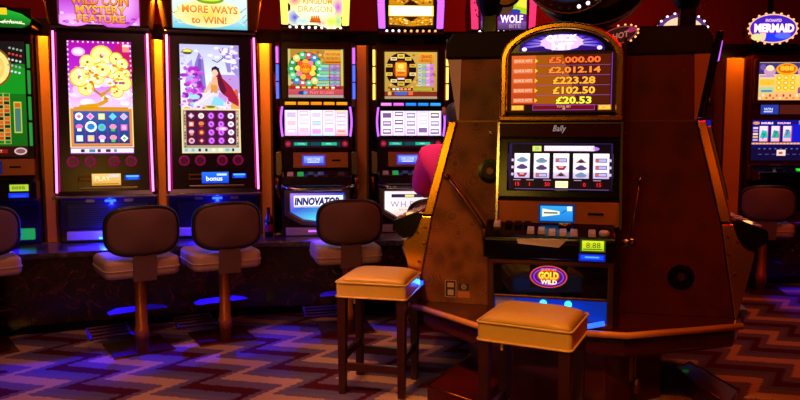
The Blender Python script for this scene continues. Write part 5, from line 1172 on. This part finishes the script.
# shirt with short sleeves, trousers, hair and face
P = [(0, 0, .08), (0, .03, .28), (0.02, .05, .485), (0.02, .06, .57)]; E_ = [(0, 1), (1, 2), (2, 3)]; RR = [(.185, .15), (.17, .135), (.195, .155), (.12, .10)]
for s in (-1, 1): ch(2, [(s * .15, .06, .475), (s * .2, .11, .34), (s * .205, .14, .25)], [.13, .095, .07])
skin_body('shirt', P, E_, RR, 'pink_cloth', pe)
P = [(0, 0, .1), (0, .02, .06)]; E_ = [(0, 1)]; RR = [(.175, .14), (.175, .13)]
for s in (-1, 1): ch(1, [(s * .11, .18, .08), (s * .19, .31, .07), (s * .19, .32, -.15), (s * .18, .29, -.3)], [.095, .075, .065, .055])
skin_body('trousers', P, E_, RR, 'trouser_cloth', pe)
P = [(.03, .07, .84), (.03, .05, .74), (.03, .03, .66)]; E_ = [(0, 1), (1, 2)]; RR = [(.095, .1), (.085, .07), (.06, .04)]
skin_body('hair', P, E_, RR, 'hair', pe)
for s in (-1, 1):
    MB().lathe([(0, -.01), (.01, -.007), (.012, 0), (.01, .007), (0, .01)], (.03 + s * .032, .20, .79), 10).build('eye', 'white_button', pe, smooth=True)
    MB().lathe([(0, -.03), (.012, -.02), (.016, 0), (.012, .02), (0, .03)], (.03 + s * .092, .115, .78), 8).build('ear', 'skin', pe, smooth=True)
MB().hexa([(.015, .19, .74), (.045, .19, .74), (.045, .17, .74), (.015, .17, .74)], [(.025, .2, .785), (.035, .2, .785), (.035, .18, .785), (.025, .18, .785)]).build('nose', 'skin', pe, bevel=0.005)
MB().box(.005, .055, .172, .186, .712, .722).build('mouth', 'red_paint', pe, bevel=0.003)
for s in (-1, 1):
    e = MB(); e.hexa([(s * .19 - .045, .2, -.40), (s * .19 + .045, .2, -.40), (s * .19 + .045, .36, -.40), (s * .19 - .045, .36, -.40)], [(s * .19 - .04, .21, -.31), (s * .19 + .04, .21, -.31), (s * .19 + .035, .35, -.34), (s * .19 - .035, .35, -.34)]); e.build('shoe', 'black_plastic', pe, bevel=0.015, seg=3)

# ------------------------------------------------------------------ light
w = bpy.data.worlds.new('world'); w.use_nodes = True; w.node_tree.nodes['Background'].inputs[0].default_value = (*hx('#ff7050'), 1); w.node_tree.nodes['Background'].inputs[1].default_value = 0.02; scene.world = w
# downlights under the pelmet washing the dividers between the machines
for (o, a, u, v, e_) in (((-3.18, 5.38), 15, .415, .15, 170), ((-2.355, 5.6), 15, .418, .15, 420), ((-1.55, 5.835), 13, .435, .17, 240), ((-.705, 5.95), 8, .40, .22, 14)):
    light('downlight', 'SPOT', frame_pt(o, a, u, v - .15, 2.62), e_, '#ffa82c', .02, frame_pt(o, a, u, v + .33, 1.6), 54, .5)
light('downlight', 'SPOT', (3.46, 7.10, 2.5), 22, '#ffa020', .02, (3.44, 7.28, 2.2), 90, .8)
light('ceiling_lamp', 'SPOT', (-.9, 2.0, 3.4), 300, '#ffb058', .12, (-.12, 4.0, .6), 26, .7)
light('ceiling_lamp', 'SPOT', (.1, .9, 3.4), 330, '#ffb058', .12, (.6, 3.1, .6), 22, .7)
light('ceiling_lamp', 'SPOT', (-.9, 1.6, 3.4), 95, '#ff9a34', .1, (.33, 4.1, 1.1), 16, .8)
light('ceiling_lamp', 'SPOT', (-1.2, 2.6, 3.4), 230, '#f0a098', .4, (-1.1, 3.6, 0), 58, .9)
light('ceiling_lamp', 'AREA', (-1.5, 3.4, 3.4), 34, '#ffa090', 1.0, (-1.5, 4.4, 0))
light('ceiling_lamp', 'AREA', (2.9, 5.0, 3.4), 34, '#ff6a28', .8, (2.9, 5.0, 0))
light('ceiling_lamp', 'AREA', (1.8, 1.8, 3.4), 26, '#ff0c04', .8, (1.6, 3.8, 1.0))
light('ceiling_lamp', 'SPOT', (1.5, 3.35, 3.45), 110, '#ff9a38', .05, (1.5, 3.52, .47), 26, .6)
light('wall_wash', 'AREA', (1.5, 6.9, 3.3), 30, '#ff3018', 1.5, (1.5, 8.3, 2.8))
light('wall_wash', 'AREA', (-3.8, 6.2, 3.35), 18, '#ff4a20', 1.0, (-4.2, 8.3, 2.8))
light('wall_wash', 'AREA', (-2.0, 5.9, 3.35), 26, '#ff3818', 1.2, (-2.0, 8.3, 2.8))
# unseen area lights added behind the camera, mirrored in the gold and chrome
light('reflection_light', 'AREA', (-.75, -.4, 2.55), 10, '#ffc848', .42, (.7, 3.8, 2.0))
light('reflection_light', 'AREA', (-1.75, -.3, 1.3), 14, '#ffb838', .6, (.1, 4.2, 1.2))
light('reflection_light', 'AREA', (1.75, -.4, 1.3), 2.4, '#ff7a20', .6, (1.8, 3.9, 1.1))
# blue lamps in the machines
for (o, a) in (((-2.355, 5.6), 15), ((-1.55, 5.835), 15)):
    light('belly_spot', 'SPOT', frame_pt(o, a, .02, -.04, .945), 280, '#1608ff', .02, frame_pt(o, a, -.1, -.62, 0), 66, .6)
    light('belly_glow', 'POINT', frame_pt(o, a, .02, -.01, .93), 6, '#1020ff', .01)
    light('kick_glow', 'POINT', frame_pt(o, a, -.02, -.09, .70), 14, '#1020ff', .02)
light('belly_spot', 'SPOT', frame_pt((-3.18, 5.38), 15, 0, -.16, .95), 260, '#1808ff', .02, frame_pt((-3.18, 5.38), 15, .4, -.7, 0), 62, .6)
light('belly_spot', 'SPOT', frame_pt((-.705, 5.95), 8, 0, -.14, .95), 80, '#2c10ff', .02, frame_pt((-.705, 5.95), 8, .05, -.8, 0), 64, .6)
light('belly_spot', 'SPOT', (3.95, 6.9, .95), 60, '#2010ff', .02, (4.0, 6.2, 0), 70, .6)
light('ceiling_lamp', 'SPOT', (.1, 4.6, 3.4), 220, '#ffc0b0', .05, (.36, 5.35, 1.25), 14, .6)
for u in (-.135, -.005):
    light('tray_spot', 'SPOT', frame_pt(PO, PA, u, -.40, .6), 5, '#1050ff', .01, frame_pt(PO, PA, u, -.7, .5), 110, .6)
    light('tray_glow', 'POINT', frame_pt(PO, PA, u, -.392, .575), .5, '#2080ff', .008)
light('stool_fill_spot', 'SPOT', frame_pt(PO, PA, -.86, -.05, .60), 1.6, '#1060ff', .01, (.06, 4.02, .62), 100, .6)  # added spot that throws blue onto the side of the stool
# ------------------------------------------------------------------ view
scene.view_settings.view_transform = 'Standard'; scene.view_settings.look = 'None'; scene.view_settings.gamma = 1.0; scene.view_settings.exposure = 0.0
scene.view_settings.use_curve_mapping = False
